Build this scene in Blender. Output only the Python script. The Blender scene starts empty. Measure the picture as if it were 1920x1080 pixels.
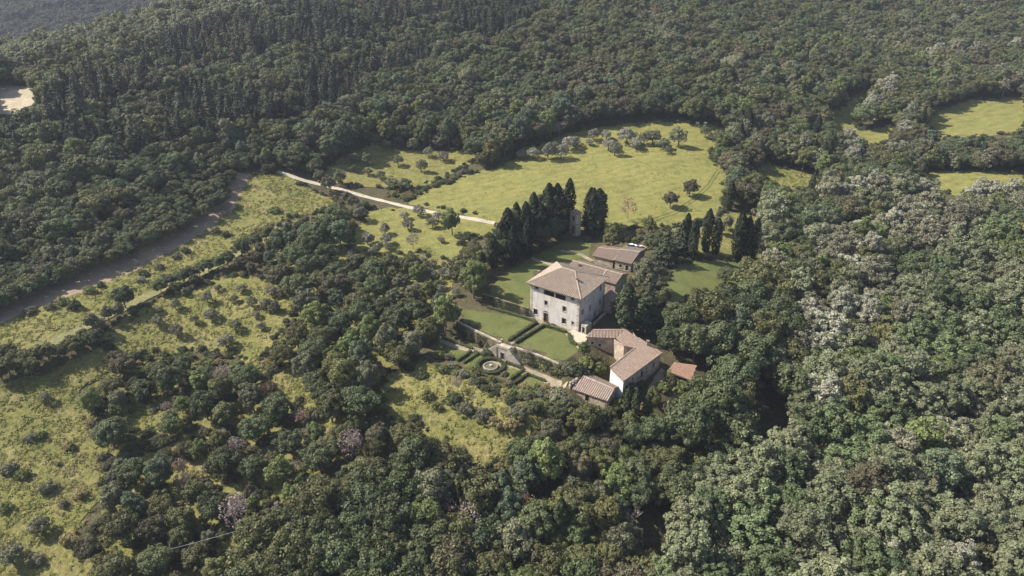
import bpy, bmesh, math, random
import numpy as np
from mathutils import Vector, Matrix, Euler
from mathutils.geometry import delaunay_2d_cdt

R = random.Random(7)
NR = np.random.RandomState(7)
SC = bpy.context.scene
C = SC.collection

# ------------------------------------------------------------------ camera, sky, sun, exposure
F_PX, PITCH, H_CAM = 1370.0, math.radians(27.5), 115.0     # focal length in px of a 1920 wide frame
cam_d = bpy.data.cameras.new('camera')
cam = bpy.data.objects.new('camera', cam_d); C.objects.link(cam)
cam.location = (0, 0, H_CAM); cam.rotation_euler = (math.pi/2 - PITCH, 0, 0)
cam_d.sensor_width = 36.0; cam_d.lens = 36.0*F_PX/1920.0
cam_d.clip_start = 1.0; cam_d.clip_end = 6000.0
SC.camera = cam

SUN_EL = math.radians(45)
SUN_AZ = math.atan2(-0.985, 0.17)                            # towards the sun: from the left, a little behind the villa
sun_dir = Vector((math.sin(SUN_AZ)*math.cos(SUN_EL), math.cos(SUN_AZ)*math.cos(SUN_EL), math.sin(SUN_EL)))
w = bpy.data.worlds.new('World'); SC.world = w; w.use_nodes = True
nt = w.node_tree
sky = nt.nodes.new('ShaderNodeTexSky'); sky.sky_type = 'NISHITA'; sky.sun_disc = False
sky.sun_elevation = SUN_EL; sky.sun_rotation = SUN_AZ; sky.air_density = 1.2; sky.dust_density = 2.0
bg = nt.nodes['Background']; bg.inputs['Strength'].default_value = 0.078
nt.links.new(sky.outputs['Color'], bg.inputs['Color'])
sl = bpy.data.lights.new('sun', 'SUN'); sl.energy = 5.0; sl.angle = math.radians(0.6); sl.color = (1.0, 0.92, 0.79)
so = bpy.data.objects.new('sun', sl); C.objects.link(so)
so.rotation_euler = (-sun_dir).to_track_quat('-Z', 'Y').to_euler(); so.location = (-300, 200, 400)
SC.view_settings.view_transform = 'Standard'; SC.view_settings.look = 'None'
SC.view_settings.exposure = 1.07; SC.view_settings.gamma = 1.0; SC.view_settings.use_curve_mapping = False
SC.cycles.max_bounces = 5; SC.cycles.diffuse_bounces = 2; SC.cycles.glossy_bounces = 1
SC.cycles.transmission_bounces = 2; SC.cycles.volume_bounces = 0; SC.cycles.transparent_max_bounces = 4
SC.cycles.use_adaptive_sampling = True; SC.cycles.adaptive_threshold = 0.02
SC.cycles.use_denoising = True

# ------------------------------------------------------------------ helpers
cP, sP = math.cos(PITCH), math.sin(PITCH)
def ray(u, v):
    x, y = (u-960)/F_PX, -(v-540)/F_PX
    return Vector((x, cP+y*sP, -sP+y*cP))
def onz(u, v, z):
    d = ray(u, v); t = (z-H_CAM)/d.z
    return Vector((d.x*t, d.y*t, z))
def project(X, Y, Z):                                       # world arrays -> photo pixels
    Zr = Z-H_CAM
    dep = Y*cP - Zr*sP; up = Y*sP + Zr*cP
    dep = np.maximum(dep, 1e-3)
    return 960+F_PX*X/dep, 540-F_PX*up/dep, dep
def in_poly(poly, X, Y):
    inside = np.zeros(np.shape(X), bool); n = len(poly); j = n-1
    for i in range(n):
        xi, yi = poly[i][0], poly[i][1]; xj, yj = poly[j][0], poly[j][1]
        c = ((yi > Y) != (yj > Y)) & (X < (xj-xi)*(Y-yi)/((yj-yi) if yj != yi else 1e-9)+xi)
        inside ^= c; j = i
    return inside
def poly_dist(poly, X, Y):
    D = np.full(np.shape(X), 1e9); n = len(poly)
    for i in range(n):
        ax, ay = poly[i][0], poly[i][1]; bx, by = poly[(i+1) % n][0], poly[(i+1) % n][1]
        dx, dy = bx-ax, by-ay; L = dx*dx+dy*dy+1e-9
        t = np.clip(((X-ax)*dx+(Y-ay)*dy)/L, 0, 1)
        D = np.minimum(D, np.hypot(X-ax-t*dx, Y-ay-t*dy))
    return D

class MB:
    """collects faces for ONE mesh object"""
    def __init__(s): s.v = []; s.f = []; s.m = []
    def face(s, pts, mi=0):
        n = len(s.v); s.v += [tuple(p) for p in pts]; s.f.append(tuple(range(n, n+len(pts)))); s.m.append(mi)
    def box(s, c, ax, ay, hx, hy, z0, z1, mi=0):
        c = Vector((c[0], c[1], 0)); ax = Vector((ax[0], ax[1], 0)); ay = Vector((ay[0], ay[1], 0))
        q = [c-ax*hx-ay*hy, c+ax*hx-ay*hy, c+ax*hx+ay*hy, c-ax*hx+ay*hy]
        lo = [p+Vector((0, 0, z0)) for p in q]; hi = [p+Vector((0, 0, z1)) for p in q]
        s.face(hi, mi); s.face(lo[::-1], mi)
        for i in range(4):
            j = (i+1) % 4; s.face([lo[i], lo[j], hi[j], hi[i]], mi)
    def tube(s, a, b, r0, r1, n=6, mi=0, cap=True):
        a, b = Vector(a), Vector(b); d = (b-a)
        if d.length < 1e-6: return
        q = d.to_track_quat('Z', 'Y')
        ra = [a+q @ Vector((math.cos(2*math.pi*i/n)*r0, math.sin(2*math.pi*i/n)*r0, 0)) for i in range(n)]
        rb = [b+q @ Vector((math.cos(2*math.pi*i/n)*r1, math.sin(2*math.pi*i/n)*r1, 0)) for i in range(n)]
        for i in range(n):
            j = (i+1) % n; s.face([ra[i], ra[j], rb[j], rb[i]], mi)
        if cap: s.face(rb, mi); s.face(ra[::-1], mi)
    def lathe(s, c, prof, n=12, mi=0):
        rings = [[Vector((c[0]+r*math.cos(2*math.pi*i/n), c[1]+r*math.sin(2*math.pi*i/n), c[2]+z)) for i in range(n)] for r, z in prof]
        for k in range(len(rings)-1):
            for i in range(n):
                j = (i+1) % n; s.face([rings[k][i], rings[k][j], rings[k+1][j], rings[k+1][i]], mi)
    def mesh(s, name, mats):
        me = bpy.data.meshes.new(name); me.from_pydata(s.v, [], s.f)
        for m in (mats if isinstance(mats, (list, tuple)) else [mats]): me.materials.append(m)
        if any(s.m): me.polygons.foreach_set('material_index', s.m)
        me.update(); return me
    def build(s, name, mats, parent=None):
        loc = Vector((0, 0, 0))
        if parent is None:
            xs, ys, zs = zip(*s.v); loc = Vector(((min(xs)+max(xs))/2, (min(ys)+max(ys))/2, min(zs)))
            s.v = [(p[0]-loc.x, p[1]-loc.y, p[2]-loc.z) for p in s.v]
        o = bpy.data.objects.new(name, s.mesh(name, mats)); C.objects.link(o); o.location = loc
        if parent is not None: hang(o, parent)
        return o
WORLD = {}
def hang(o, parent):
    """parent o, whose mesh is in world coordinates, to a thing or a part"""
    o.parent = parent; up = Vector((0, 0, 0)); q = parent
    if parent.parent is None: up = parent.location
    o.matrix_parent_inverse = Matrix.Translation(-up)
def np_mesh(name, V, Fq, mats, k=4):
    me = bpy.data.meshes.new(name); n = len(V); m = len(Fq)
    me.vertices.add(n); me.vertices.foreach_set('co', np.ascontiguousarray(V, np.float32).ravel())
    me.loops.add(m*k); me.loops.foreach_set('vertex_index', np.ascontiguousarray(Fq, np.int32).ravel())
    me.polygons.add(m); me.polygons.foreach_set('loop_start', np.arange(0, m*k, k, dtype=np.int32))
    for x in mats: me.materials.append(x)
    me.update(calc_edges=True); me.validate(); return me
def tag(o, label=None, cat=None, group=None, kind=None):
    if label: o['label'] = label
    if cat: o['category'] = cat
    if group: o['group'] = group
    if kind: o['kind'] = kind
    return o
def thing(name, loc, label, cat, group=None):
    o = bpy.data.objects.new(name, None); C.objects.link(o); o.location = loc; o.empty_display_size = 0.3
    return tag(o, label, cat, group)

# ------------------------------------------------------------------ materials
def mat(name, rough=0.85):
    m = bpy.data.materials.new(name); m.use_nodes = True; b = m.node_tree.nodes['Principled BSDF']
    b.inputs['Roughness'].default_value = rough; b.inputs['Specular IOR Level'].default_value = 0.2
    return m, m.node_tree, b
def N(t, ty, **kw):
    n = t.nodes.new(ty)
    for k, v in kw.items(): setattr(n, k, v)
    return n
def noise(t, vec, scale, detail=4, rough=0.6):
    n = N(t, 'ShaderNodeTexNoise'); n.inputs['Scale'].default_value = scale
    n.inputs['Detail'].default_value = detail; n.inputs['Roughness'].default_value = rough
    if vec is not None: t.links.new(vec, n.inputs['Vector'])
    return n.outputs['Fac']
def ramp(t, fac, stops):
    r = N(t, 'ShaderNodeValToRGB'); e = r.color_ramp.elements
    while len(e) < len(stops): e.new(0.5)
    for i, (p, c) in enumerate(stops): e[i].position = p; e[i].color = (c[0], c[1], c[2], 1)
    t.links.new(fac, r.inputs['Fac']); return r.outputs['Color']
def mix(t, a, b, fac, mode='MIX'):
    n = N(t, 'ShaderNodeMix', data_type='RGBA', blend_type=mode)
    for s, i in ((a, 6), (b, 7)):
        if isinstance(s, tuple): n.inputs[i].default_value = (*s, 1)
        else: t.links.new(s, n.inputs[i])
    if isinstance(fac, float): n.inputs[0].default_value = fac
    else: t.links.new(fac, n.inputs[0])
    return n.outputs[2]
def bump(t, b, h, strength, dist):
    n = N(t, 'ShaderNodeBump'); n.inputs['Strength'].default_value = strength; n.inputs['Distance'].default_value = dist
    t.links.new(h, n.inputs['Height']); t.links.new(n.outputs['Normal'], b.inputs['Normal'])
def pos(t): return N(t, 'ShaderNodeNewGeometry').outputs['Position']

def ground_mat(name, big, cols, small_cols, bs=0.05, ss=1.2, bstr=0.6, bd=0.25, fine=0.35):
    """cols: big patch ramp; small_cols: grain multiplied over it; big: strength of mown swathes"""
    m, t, b = mat(name, 0.95); p = pos(t)
    c1 = ramp(t, noise(t, p, bs, 6, 0.7), cols)
    c2 = ramp(t, noise(t, p, ss, 4, 0.7), small_cols)
    c = mix(t, c1, c2, fine, 'MULTIPLY')
    c = mix(t, c, ramp(t, noise(t, p, 0.22, 5, 0.75), [(0.35, (0.72, 0.78, 0.7)), (0.5, (1, 1, 1)), (0.68, (1.22, 1.12, 1.05))]), 0.8, 'MULTIPLY')
    if big:
        wv = N(t, 'ShaderNodeTexWave'); wv.inputs['Scale'].default_value = 0.06; wv.inputs['Distortion'].default_value = 9.0; wv.inputs['Detail'].default_value = 2
        mp = N(t, 'ShaderNodeMapping'); mp.inputs['Rotation'].default_value = (0, 0, 1.15); t.links.new(p, mp.inputs['Vector']); t.links.new(mp.outputs['Vector'], wv.inputs['Vector'])
        c = mix(t, c, ramp(t, wv.outputs['Fac'], [(0.1, (0.9, 0.93, 0.9)), (0.9, (1.06, 1.05, 1.04))]), big, 'MULTIPLY')
    t.links.new(c, b.inputs['Base Color'])
    bump(t, b, noise(t, p, ss*0.8, 5, 0.7), bstr, bd)
    return m
W1 = [(0.3, (0.45, 0.45, 0.4)), (0.7, (1.25, 1.25, 1.2))]
M = {}
M['forest_floor'] = ground_mat('forest_floor', 0, [(0.3, (0.054, 0.054, 0.027)), (0.55, (0.090, 0.077, 0.045)), (0.75, (0.081, 0.086, 0.032))], W1, 0.08, 0.9, 1, 0.5, 0.8)
M['meadow'] = ground_mat('meadow_grass', 0.9, [(0.3, (0.146, 0.141, 0.047)), (0.5, (0.179, 0.172, 0.056)), (0.72, (0.157, 0.164, 0.056))], W1, 0.055, 0.9, 0.5, 0.25, 0.5)
M['field'] = ground_mat('rough_grass', 0, [(0.3, (0.136, 0.137, 0.044)), (0.48, (0.174, 0.170, 0.057)), (0.62, (0.210, 0.185, 0.083)), (0.75, (0.149, 0.156, 0.045))], W1, 0.09, 1.0, 1.0, 0.5, 0.8)
M['lawn'] = ground_mat('lawn_grass', 0, [(0.35, (0.081, 0.095, 0.031)), (0.65, (0.107, 0.118, 0.040))], W1, 0.12, 1.6, 0.3, 0.1, 0.35)
M['dirt'] = ground_mat('bare_dirt', 0, [(0.3, (0.21, 0.16, 0.12)), (0.7, (0.29, 0.225, 0.17))], W1, 0.1, 1.2, 0.7, 0.3, 0.5)
M['gravel'] = ground_mat('pale_gravel', 0, [(0.3, (0.352, 0.312, 0.256)), (0.7, (0.448, 0.400, 0.336))], W1, 0.2, 2.0, 0.5, 0.1, 0.35)
M['walk'] = ground_mat('garden_walk_gravel', 0, [(0.3, (0.208, 0.176, 0.128)), (0.7, (0.304, 0.264, 0.200))], W1, 0.25, 2.0, 0.5, 0.1, 0.5)
M['track'] = ground_mat('grass_track', 0, [(0.3, (0.17, 0.17, 0.075)), (0.55, (0.21, 0.20, 0.10)), (0.75, (0.27, 0.25, 0.15))], W1, 0.15, 1.2, 0.8, 0.2, 0.6)
M['stubble'] = ground_mat('stubble', 0, [(0.3, (0.336, 0.288, 0.216)), (0.7, (0.416, 0.360, 0.280))], W1, 0.1, 1.2, 0.5, 0.2, 0.3)

def plaster(name, a, b_, stain, s=0.5):
    m, t, b = mat(name, 0.9); p = pos(t)
    c = ramp(t, noise(t, p, s, 6, 0.7), [(0.35, a), (0.65, b_)])
    mp = N(t, 'ShaderNodeMapping'); mp.inputs['Scale'].default_value = (1.2, 1.2, 0.18); t.links.new(p, mp.inputs['Vector'])
    st = ramp(t, noise(t, mp.outputs['Vector'], 1.0, 5, 0.7), [(0.5, (0, 0, 0)), (0.72, (1, 1, 1))])
    t.links.new(mix(t, c, stain, st), b.inputs['Base Color'])
    bump(t, b, noise(t, p, 3, 5, 0.7), 0.3, 0.05); return m
def stone(name, a, b_, c_, s=1.6):
    m, t, b = mat(name, 0.95); p = pos(t)
    v = N(t, 'ShaderNodeTexVoronoi'); v.inputs['Scale'].default_value = s; t.links.new(p, v.inputs['Vector'])
    g = N(t, 'ShaderNodeSeparateColor'); t.links.new(v.outputs['Color'], g.inputs[0])
    c1 = ramp(t, g.outputs[0], [(0.0, a), (0.5, b_), (1.0, c_)])
    c2 = ramp(t, noise(t, p, 0.5, 5, 0.7), [(0.35, (0.65, 0.62, 0.6)), (0.65, (1.15, 1.12, 1.1))])
    t.links.new(mix(t, c1, c2, 1.0, 'MULTIPLY'), b.inputs['Base Color'])
    bump(t, b, v.outputs['Distance'], 0.6, 0.12); return m
M['plaster'] = plaster('aged_plaster', (0.487, 0.445, 0.420), (0.588, 0.550, 0.529), (0.353, 0.311, 0.286))
M['cream'] = plaster('cream_plaster', (0.425, 0.374, 0.281), (0.493, 0.442, 0.340), (0.323, 0.272, 0.204))
M['white'] = plaster('whitewash', (0.629, 0.620, 0.603), (0.680, 0.671, 0.654), (0.527, 0.510, 0.484))
M['rubble'] = stone('rubble_stone', (0.34, 0.28, 0.22), (0.42, 0.36, 0.29), (0.27, 0.22, 0.18))
M['dress'] = stone('dressed_stone', (0.40, 0.36, 0.32), (0.46, 0.42, 0.38), (0.36, 0.32, 0.28), 1.0)
M['pale_stone'] = stone('pale_stone', (0.322, 0.298, 0.260), (0.372, 0.347, 0.310), (0.285, 0.260, 0.223), 1.0)
M['basin'] = stone('basin_stone', (0.22, 0.205, 0.17), (0.27, 0.25, 0.21), (0.19, 0.175, 0.14))
M['mossy'] = stone('mossy_stone', (0.16, 0.14, 0.1), (0.2, 0.18, 0.12), (0.12, 0.11, 0.07))
def tiles_mat(name, cols, lichen=0.5):
    m, t, b = mat(name, 0.9); g = N(t, 'ShaderNodeNewGeometry')
    k = len(cols)
    c = ramp(t, g.outputs['Random Per Island'], [(i/(k-1), cols[i]) for i in range(k)])
    f = ramp(t, noise(t, g.outputs['Position'], 0.7, 5, 0.7), [(0.45, (0, 0, 0)), (0.65, (lichen, lichen, lichen))])
    t.links.new(mix(t, c, (0.25, 0.225, 0.18), f), b.inputs['Base Color']); return m
M['tile_old'] = tiles_mat('weathered_tile', [(0.217, 0.170, 0.138), (0.289, 0.225, 0.184), (0.247, 0.202, 0.165), (0.334, 0.274, 0.224), (0.264, 0.189, 0.149)], 0.6)
M['tile_red'] = tiles_mat('red_tile', [(0.241, 0.168, 0.135), (0.317, 0.225, 0.184), (0.280, 0.210, 0.171), (0.358, 0.272, 0.226)], 0.4)
M['tile_pink'] = tiles_mat('pinkish_tile', [(0.220, 0.164, 0.138), (0.305, 0.235, 0.200), (0.257, 0.203, 0.171), (0.347, 0.278, 0.241)], 0.55)
M['tile_bright'] = tiles_mat('orange_tile', [(0.369, 0.213, 0.143), (0.443, 0.279, 0.197), (0.402, 0.246, 0.172), (0.476, 0.328, 0.246)], 0.3)
m, t, b = mat('mortar_bed'); b.inputs['Base Color'].default_value = (0.20, 0.14, 0.115, 1); M['bed'] = m
m, t, b = mat('dark_timber', 0.7); b.inputs['Base Color'].default_value = (0.06, 0.042, 0.03, 1); M['timber'] = m
m, t, b = mat('grey_timber', 0.8); b.inputs['Base Color'].default_value = (0.25, 0.22, 0.19, 1); M['pole_wood'] = m
m, t, b = mat('dark_glass', 0.15); b.inputs['Base Color'].default_value = (0.03, 0.03, 0.035, 1); b.inputs['Specular IOR Level'].default_value = 0.5; M['glass'] = m
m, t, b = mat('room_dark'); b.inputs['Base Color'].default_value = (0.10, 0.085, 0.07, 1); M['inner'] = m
m, t, b = mat('white_paint', 0.3); b.inputs['Base Color'].default_value = (0.78, 0.78, 0.78, 1); b.inputs['Specular IOR Level'].default_value = 0.5; M['paint'] = m
m, t, b = mat('rubber', 0.8); b.inputs['Base Color'].default_value = (0.02, 0.02, 0.02, 1); M['rubber'] = m
m, t, b = mat('wire_metal', 0.5); b.inputs['Base Color'].default_value = (0.45, 0.45, 0.45, 1); M['wire'] = m
m, t, b = mat('still_water', 0.08); b.inputs['Base Color'].default_value = (0.10, 0.10, 0.06, 1); b.inputs['Roughness'].default_value = .35; M['water'] = m
m, t, b = mat('bark'); p = pos(t); t.links.new(ramp(t, noise(t, p, 3), [(0.3, (0.10, 0.08, 0.06)), (0.7, (0.19, 0.16, 0.13))]), b.inputs['Base Color']); M['bark'] = m
m, t, b = mat('grey_bark'); p = pos(t); t.links.new(ramp(t, noise(t, p, 3), [(0.3, (0.27, 0.235, 0.22)), (0.7, (0.38, 0.34, 0.32))]), b.inputs['Base Color']); M['bare'] = m

def leaf_mat(name, transl=0.32, vmin=0.72, vmax=1.3, hue=0.011, rough=0.55, spec=0.25):
    """colour of the tree (object colour) varied from tree to tree and from leaf spray to leaf spray"""
    m, t, b = mat(name, rough); b.inputs['Specular IOR Level'].default_value = spec
    oi = N(t, 'ShaderNodeObjectInfo'); g = N(t, 'ShaderNodeNewGeometry')
    hs = N(t, 'ShaderNodeHueSaturation'); t.links.new(oi.outputs['Color'], hs.inputs['Color'])
    def rng(src, a, b_):
        r = N(t, 'ShaderNodeMapRange'); r.inputs['To Min'].default_value = a; r.inputs['To Max'].default_value = b_
        t.links.new(src, r.inputs['Value']); return r.outputs['Result']
    t.links.new(rng(oi.outputs['Random'], 0.5-hue, 0.5+hue), hs.inputs['Hue'])
    v = N(t, 'ShaderNodeMath', operation='MULTIPLY')
    t.links.new(rng(g.outputs['Random Per Island'], vmin, vmax), v.inputs[0])
    n = N(t, 'ShaderNodeMath', operation='MULTIPLY_ADD'); t.links.new(oi.outputs['Random'], n.inputs[0]); n.inputs[1].default_value = 7.31; n.inputs[2].default_value = 0.0
    fr = N(t, 'ShaderNodeMath', operation='FRACT'); t.links.new(n.outputs[0], fr.inputs[0])
    t.links.new(rng(fr.outputs[0], 0.75, 1.25), v.inputs[1])
    t.links.new(v.outputs[0], hs.inputs['Value'])
    t.links.new(hs.outputs['Color'], b.inputs['Base Color'])
    tr = N(t, 'ShaderNodeBsdfTranslucent'); t.links.new(hs.outputs['Color'], tr.inputs['Color'])
    mx = N(t, 'ShaderNodeMixShader'); mx.inputs[0].default_value = transl
    t.links.new(b.outputs[0], mx.inputs[1]); t.links.new(tr.outputs[0], mx.inputs[2])
    t.links.new(mx.outputs[0], t.nodes['Material Output'].inputs['Surface']); return m
M['leaf'] = leaf_mat('foliage')
M['needle'] = leaf_mat('needles', 0.2, 0.7, 1.3, 0.015, 0.7, 0.15)
M['silver'] = leaf_mat('silver_foliage', 0.3, 0.7, 1.3, 0.008, 0.5, 0.3)

# ------------------------------------------------------------------ terrain
UVZ = [  # photo pixel and height of the ground there (villa terrace = 0)
 (1040,620,0),(900,605,0),(1000,500,0.3),(900,545,0.6),(1180,480,0.3),(1060,455,1),(1090,620,0),(1330,510,-1.5),(1260,560,-1),
 (918,690,-4),(800,680,-4.2),(1040,730,-4.6),(860,650,-4),(1160,700,-5),(1150,750,-6),(1280,720,-6.5),(1220,640,-3),
 (760,760,-6.5),(880,850,-12),(640,800,-9),(960,1000,-21),(960,1080,-25),(600,1000,-18),(300,1000,-16),(0,1000,-13),(0,1080,-16),(0,820,-6),
 (250,680,-4),(100,760,-5),(450,600,-1),(300,570,2),(300,500,4.5),(400,450,6),(520,390,8),(150,540,5),(0,575,6),(0,660,3),(200,620,2),(640,600,-2),(640,480,3),(560,680,-5),
 (700,430,4),(860,440,3.5),(600,345,9),(700,310,9),(850,290,9),(750,270,12),(800,380,5),(1000,420,4),(1060,350,6),(1250,350,6),(1340,320,7),(1200,290,9),(1000,300,8),(1150,245,13),(1300,232,14),
 (1420,320,4),(1500,340,2),(1600,330,0),(1400,420,1),(1500,500,-6),(1600,240,5),(1850,215,8),(1850,330,2),(1740,340,1),(1700,450,-5),(1880,500,-7),(1500,700,-14),(1800,750,-17),(1350,850,-18),
 (1850,1050,-23),(1400,1050,-25),(1200,900,-17),(1250,790,-10),(1400,620,-6),(1920,640,-11)]
XYZ = [(-190,300,30),(-260,330,38),(-120,330,22),(-60,360,18),(0,385,18),(60,400,20),(120,410,22),(-150,400,38),(-60,440,36),(40,470,40),(-225,430,46),(-273,400,38),(-198,470,55),(-300,440,30),(-330,470,12),(-330,400,30),
 (150,480,30),(250,480,18),(250,560,34),(330,520,20),(380,440,9),(350,330,-2),(330,240,-8),(250,160,-14),
 (-150,520,57),(0,560,62),(150,580,54),(-225,520,48),(-350,540,-5),(-420,480,0),(-450,380,18),(-420,280,22),(-380,200,10),(-250,250,14),(-200,130,-8),(-150,80,-18),(0,60,-30),(150,70,-28),(260,90,-22),
 (-150,700,72),(100,720,78),(350,700,62),(550,600,40),(600,400,12),(550,250,0),(-270,620,15),(-420,640,-50),(-550,600,-55),(-520,760,-35),(-800,850,-20),(-350,800,-25),(-500,1000,25),(-720,1000,15),(-260,780,10),(-150,900,40),(200,950,80),(600,900,80),
 (-750,1150,60),(-1000,1350,140),(-600,1400,110),(-300,1300,90),(-1300,1100,90),(-800,1700,260),(-300,1700,220),(400,1600,180),(1000,1400,160),(-1500,1700,240),(900,700,60),(-900,500,-20),(-800,200,0),(900,200,0),(-1400,600,-40),(1400,900,80)]
ctl = np.array([tuple(onz(*p)) for p in UVZ]+[tuple(p) for p in XYZ], float)
def tps(P, r2): return 0.5*r2*np.log(np.maximum(r2, 1e-9))
sc_ = 100.0
A = ctl[:, :2]/sc_; n = len(A)
K = tps(None, ((A[:, None]-A[None])**2).sum(-1))+np.eye(n)*0.004
Pm = np.hstack([np.ones((n, 1)), A])
sol = np.linalg.solve(np.block([[K, Pm], [Pm.T, np.zeros((3, 3))]]), np.concatenate([ctl[:, 2], np.zeros(3)]))
def base_z(X, Y):
    X = np.asarray(X, float)/sc_; Y = np.asarray(Y, float)/sc_; out = sol[n]+sol[n+1]*X+sol[n+2]*Y
    for i in range(n): out = out+sol[i]*tps(None, (X-A[i, 0])**2+(Y-A[i, 1])**2)
    return out
WALL_PX = [(858,603),(897,622),(936,639),(957,649),(1013,667),(1053,684)]
wall_line = [onz(u, v, 0) for u, v in WALL_PX]
TP = wall_line+[onz(u, v, 0) for u, v in [(1085,668),(1094,645),(1112,628),(1150,590),(1200,500),(1210,462),(1110,448),(1040,455),(960,490),(925,530),(912,562),(866,577)]]
LG = [wall_line[0]]+[onz(u, v, -4) for u, v in [(826,634),(800,672),(850,700),(900,728),(960,750),(1040,752),(1062,728)]]+wall_line[:0:-1]
axx = np.concatenate([np.arange(-1700, -460, 40), np.arange(-460, -230, 6), np.arange(-230, 230, 1.25), np.arange(230, 460, 6), np.arange(460, 1700, 40)])
axy = np.concatenate([np.arange(40, 90, 5), np.arange(90, 330, 1.25), np.arange(330, 480, 3), np.arange(480, 900, 10), np.arange(900, 2200, 40)])
GX, GY = np.meshgrid(axx, axy)
GZ = base_z(GX, GY)
near = (GX > -230) & (GX < 230) & (GY < 400)
def vnoise(X, Y, s, seed):
    rr = np.random.RandomState(seed).rand(257, 257); x = X/s; y = Y/s
    xi = np.floor(x).astype(int); yi = np.floor(y).astype(int); fx = x-xi; fy = y-yi
    fx = fx*fx*(3-2*fx); fy = fy*fy*(3-2*fy); g = lambda a, b_: rr[a % 257, b_ % 257]
    return (g(xi, yi)*(1-fx)+g(xi+1, yi)*fx)*(1-fy)+(g(xi, yi+1)*(1-fx)+g(xi+1, yi+1)*fx)*fy-0.5
GZ += vnoise(GX, GY, 14, 1)*0.9+vnoise(GX, GY, 60, 2)*2.5*np.clip((GY-300)/200, 0, 1)
dT = np.full(GX.shape, 1e9); dL = dT.copy(); iT = np.zeros(GX.shape, bool); iL = iT.copy()
sub = (GX > -60) & (GX < 90) & (GY > 140) & (GY < 330)
dT[sub] = poly_dist(TP, GX[sub], GY[sub]); dL[sub] = poly_dist(LG, GX[sub], GY[sub])
iT[sub] = in_poly(TP, GX[sub], GY[sub]); iL[sub] = in_poly(LG, GX[sub], GY[sub]) & ~iT[sub]
dT[iT] = 0; dL[iL] = 0
sm = lambda d, r: (lambda x: x*x*(3-2*x))(np.clip(1-d/r, 0, 1))
wT = sm(dT, 9)*~iL; wL = sm(dL, 9)*~iT
tot = np.maximum(wT+wL, 1e-9); ww = np.minimum(wT+wL, 1)
GZ = GZ*(1-ww)+ww*((wT*0.0+wL*-4.0)/tot)
GZ[iT] = 0; GZ[iL] = -4
def ground_z(X, Y):
    X = np.asarray(X, float); Y = np.asarray(Y, float)
    i = np.clip(np.searchsorted(axx, X)-1, 0, len(axx)-2); j = np.clip(np.searchsorted(axy, Y)-1, 0, len(axy)-2)
    fx = np.clip((X-axx[i])/(axx[i+1]-axx[i]), 0, 1); fy = np.clip((Y-axy[j])/(axy[j+1]-axy[j]), 0, 1)
    return (GZ[j, i]*(1-fx)+GZ[j, i+1]*fx)*(1-fy)+(GZ[j+1, i]*(1-fx)+GZ[j+1, i+1]*fx)*fy
def gz(x, y): return float(ground_z(x, y))
def at(u, v):
    """the ground point seen at a pixel of the photograph"""
    d = ray(u, v); ts = np.arange(90, 2200, 1.0)
    hit = np.nonzero(H_CAM+d.z*ts < ground_z(d.x*ts, d.y*ts))[0]
    t1 = ts[hit[0]] if len(hit) else 2000.0; t0 = t1-1.0
    for _ in range(14):
        tm = (t0+t1)/2
        if H_CAM+d.z*tm < gz(d.x*tm, d.y*tm): t1 = tm
        else: t0 = tm
    return Vector((d.x*t1, d.y*t1, gz(d.x*t1, d.y*t1)))
V = np.stack([GX.ravel(), GY.ravel(), GZ.ravel()], 1); nx = len(axx); ny = len(axy)
idx = np.arange(nx*ny).reshape(ny, nx)
Fq = np.stack([idx[:-1, :-1].ravel(), idx[:-1, 1:].ravel(), idx[1:, 1:].ravel(), idx[1:, :-1].ravel()], 1)
o = bpy.data.objects.new('ground', np_mesh('ground', V, Fq, [M['forest_floor']])); C.objects.link(o); tag(o, kind='structure')
o.data.polygons.foreach_set('use_smooth', np.ones(len(Fq), bool))

def sheet(name, px, m, off=0.13, step=2.5, jit=0.5, world=False, kind='structure', flat=None):
    """a draped sheet of ground cover with its outline traced on the ground"""
    P = [Vector(p) for p in px] if world else [at(u, v) for u, v in px]
    B = []
    for i in range(len(P)):
        a, b_ = P[i], P[(i+1) % len(P)]; k = max(1, int((b_-a).length/step))
        for s in range(k):
            q = a.lerp(b_, s/k); B.append((q.x+R.uniform(-jit, jit), q.y+R.uniform(-jit, jit)))
    xs = [p[0] for p in B]; ys = [p[1] for p in B]
    gx, gy = np.meshgrid(np.arange(min(xs), max(xs), step), np.arange(min(ys), max(ys), step))
    gx = gx.ravel()+NR.uniform(-.3, .3, gx.size)*step; gy = gy.ravel()+NR.uniform(-.3, .3, gy.size)*step
    keep = in_poly(B, gx, gy) & (poly_dist(B, gx, gy) > step*0.4)
    pts = [Vector(p) for p in B]+[Vector((x, y)) for x, y in zip(gx[keep], gy[keep])]
    vo, _, fo, _, _, _ = delaunay_2d_cdt(pts, [], [list(range(len(B)))], 1, 1e-4)
    X = np.array([p.x for p in vo]); Y = np.array([p.y for p in vo]); Z = ground_z(X, Y)+off if flat is None else np.full(len(X), flat)
    me = bpy.data.meshes.new(name); me.from_pydata([(a, b_, c) for a, b_, c in zip(X, Y, Z)], [], [tuple(f) for f in fo])
    me.materials.append(m); me.update()
    if me.polygons and me.polygons[0].normal.z < 0: me.flip_normals()
    o = bpy.data.objects.new(name, me); C.objects.link(o); tag(o, kind=kind)
    return o
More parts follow.
